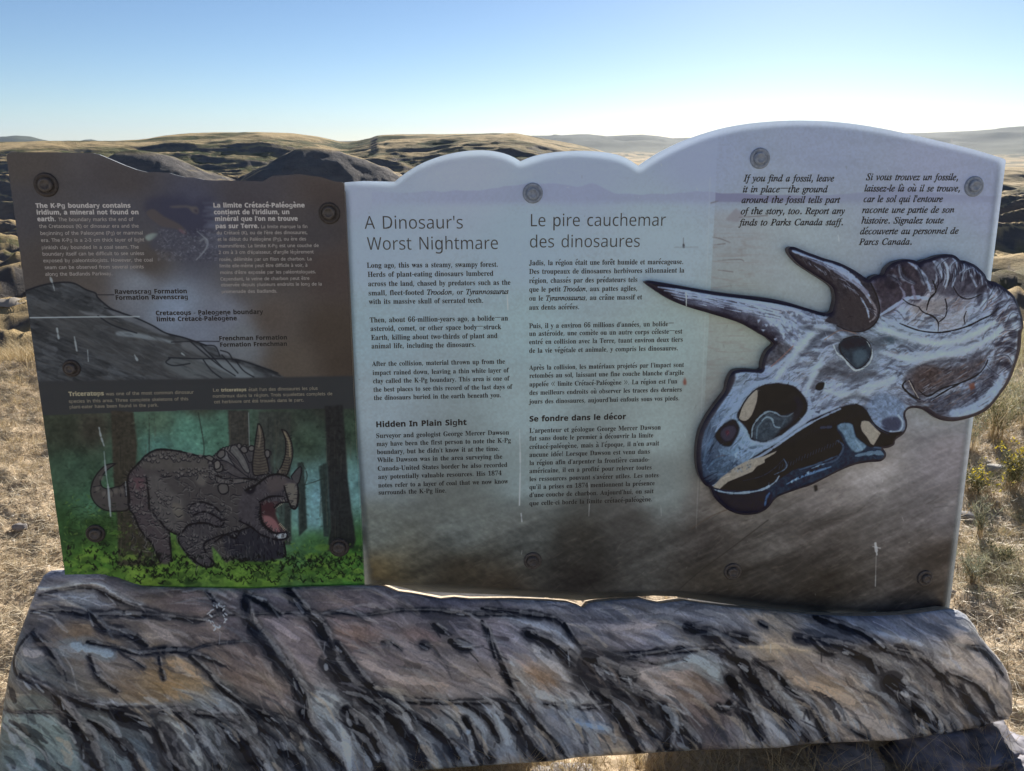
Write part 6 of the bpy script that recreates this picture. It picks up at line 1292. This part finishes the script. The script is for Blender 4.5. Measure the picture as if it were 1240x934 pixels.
# boulders under the right end of the base
def boulder(px, py, y, r, seed, mat, label, rot=0, rough=.25):
    d = ray(px, py); t = (y-EYE[1])/d[1]; p = EYE+d*t
    o = rock('boulder', tuple(p), r, seed, mat, sub=5, rot=rot, rough=rough); tag(o, label, 'boulder'); return o
boulder(1168, 922, 1.64, (.20,.15,.105), 22, m_stone3, 'large dark sunlit-streaked boulder under the right end of the base', .2, .3)
boulder(1026, 934, 1.60, (.10,.09,.065), 31, m_stone, 'rounded brown boulder in shade under the base', .1, .15)
boulder(1245, 948, 1.52, (.07,.06,.045), 37, m_stone3, 'small dark boulder in the bottom right corner', .4)
boulder(690, 958, 1.56, (.12,.08,.045), 41, m_stone, 'flat shaded boulder under the middle of the base', 0, .2)
# shrubs
def bush(name, px, py, h, w, n, mat, label, cat, flowers=None, lean=0.0, stems=26):
    g = on_ground(px, py); root_ = empty(name, tuple(g)); tag(root_, label, cat)
    P = np.repeat(np.array([[g[0], g[1], g[2]]]), stems, 0); P[:, :2] += RNG.normal(0, w*.10, (stems, 2))
    tip = RNG.normal(0, w*.42, (stems, 2)); H = RNG.uniform(.55, 1.0, stems)*h
    s = blades('stems', P, H, tip, .006, m_litter, seg=3); s.parent = root_; s.matrix_parent_inverse = Matrix.Translation(-Vector(g))
    k = RNG.integers(0, stems, n); t = RNG.uniform(.25, 1.05, n)
    Q = P[k]+np.concatenate([tip[k]*(t**1.6)[:, None], (H[k]*t**.9)[:, None]], 1)+RNG.normal(0, w*.05, (n, 3))
    Q[:, 2] = np.maximum(Q[:, 2], g[2]+.005)
    LL = RNG.uniform(.012, .03, n); a = RNG.uniform(0, 6.283, n)
    f = blades('foliage', Q, LL*RNG.uniform(.2, 1, n), np.stack([np.cos(a)*LL*.7, np.sin(a)*LL*.7], 1), .0045, mat, seg=1); f['kind'] = 'stuff'; f.parent = root_; f.matrix_parent_inverse = Matrix.Translation(-Vector(g))
    if flowers:
        nf = flowers; k = RNG.integers(0, stems, nf); Q = P[k]+np.concatenate([tip[k], H[k][:, None]], 1)+RNG.normal(0, w*.055, (nf, 3)); Q[:, 2] = np.maximum(Q[:, 2], g[2]+.02)
        LL = RNG.uniform(.006, .014, nf); a = RNG.uniform(0, 6.283, nf)
        fl = blades('flowers', Q, LL, np.stack([np.cos(a)*LL, np.sin(a)*LL], 1), .010, m_yel, seg=1); fl['kind'] = 'stuff'; fl.parent = root_; fl.matrix_parent_inverse = Matrix.Translation(-Vector(g))
    return root_
m_leaf = blade_mat('shrub_leaf', (.06,.065,.03), (.15,.155,.07), (.30,.29,.15), .3); m_sage = blade_mat('sage_leaf', (.13,.14,.09), (.27,.28,.19), (.42,.42,.30), .3)
m_yel = blade_mat('yellow_petals', (.45,.34,.03), (.70,.55,.05), (.80,.68,.12), .3); m_dkst = blade_mat('dry_seed_stalk', (.07,.05,.035), (.13,.09,.06), (.25,.19,.12), .1)
bush('flowering_shrub', 1224, 592, .20, .17, 1500, m_leaf, 'bushy plant with bright yellow flowers at the right edge', 'flowering plant', 170)
bush('flowering_shrub', 1177, 596, .14, .20, 1100, m_leaf, 'low plant with duller yellow flowers close to the right edge of the sign', 'flowering plant', 110)
bush('shrub', 1203, 533, .34, .26, 1500, m_leaf, 'dark twiggy shrub standing in the grass right of the sign', 'shrub', None, 0, 50)
bush('shrub', 1245, 520, .34, .26, 1500, m_sage, 'pale yellow green shrub at the right edge behind the flowers', 'shrub', None, 0, 40)
bush('shrub', 1172, 548, .26, .14, 600, m_sage, 'thin grey shrub touching the right edge of the sign', 'shrub', None, 0, 24)
bush('weed', 1185, 650, .16, .12, 500, m_sage, 'small pale feathery weed on bare soil right of the sign', 'weed', None, 0, 14)
bush('weed', 1215, 678, .06, .09, 260, m_leaf, 'low dark green weed on the bare soil near the right edge', 'weed', None, 0, 14)
bush('weed', 1178, 705, .10, .10, 400, m_sage, 'pale curly weed beside the lower right corner of the panel', 'weed', None, 0, 20)
# ------------------------------------------------------------------ air
def haze():
    zb = -190.0; zt = 175.0; R = 9300.0
    V = [(-R, -60, zb), (R, -60, zb), (R, R, zb), (-R, R, zb), (-R, -60, zt), (R, -60, zt), (R, R, zt), (-R, R, zt)]
    o = mesh_obj('haze', V, [(0,3,2,1),(4,5,6,7),(0,1,5,4),(1,2,6,5),(2,3,7,6),(3,0,4,7)]); tag(o, 'thin blue evening air over the valley', 'haze', kind='stuff')
    m = bpy.data.materials.new('haze'); m.use_nodes = True; N = m.node_tree.nodes; N.remove(N['Principled BSDF'])
    v = N.new('ShaderNodeVolumePrincipled'); v.inputs['Color'].default_value = (.58,.72,1,1); v.inputs['Density'].default_value = HAZE_D; v.inputs['Anisotropy'].default_value = 0
    m.node_tree.links.new(v.outputs[0], N['Material Output'].inputs['Volume']); o.data.materials.append(m)
HAZE_D = .000035
haze()
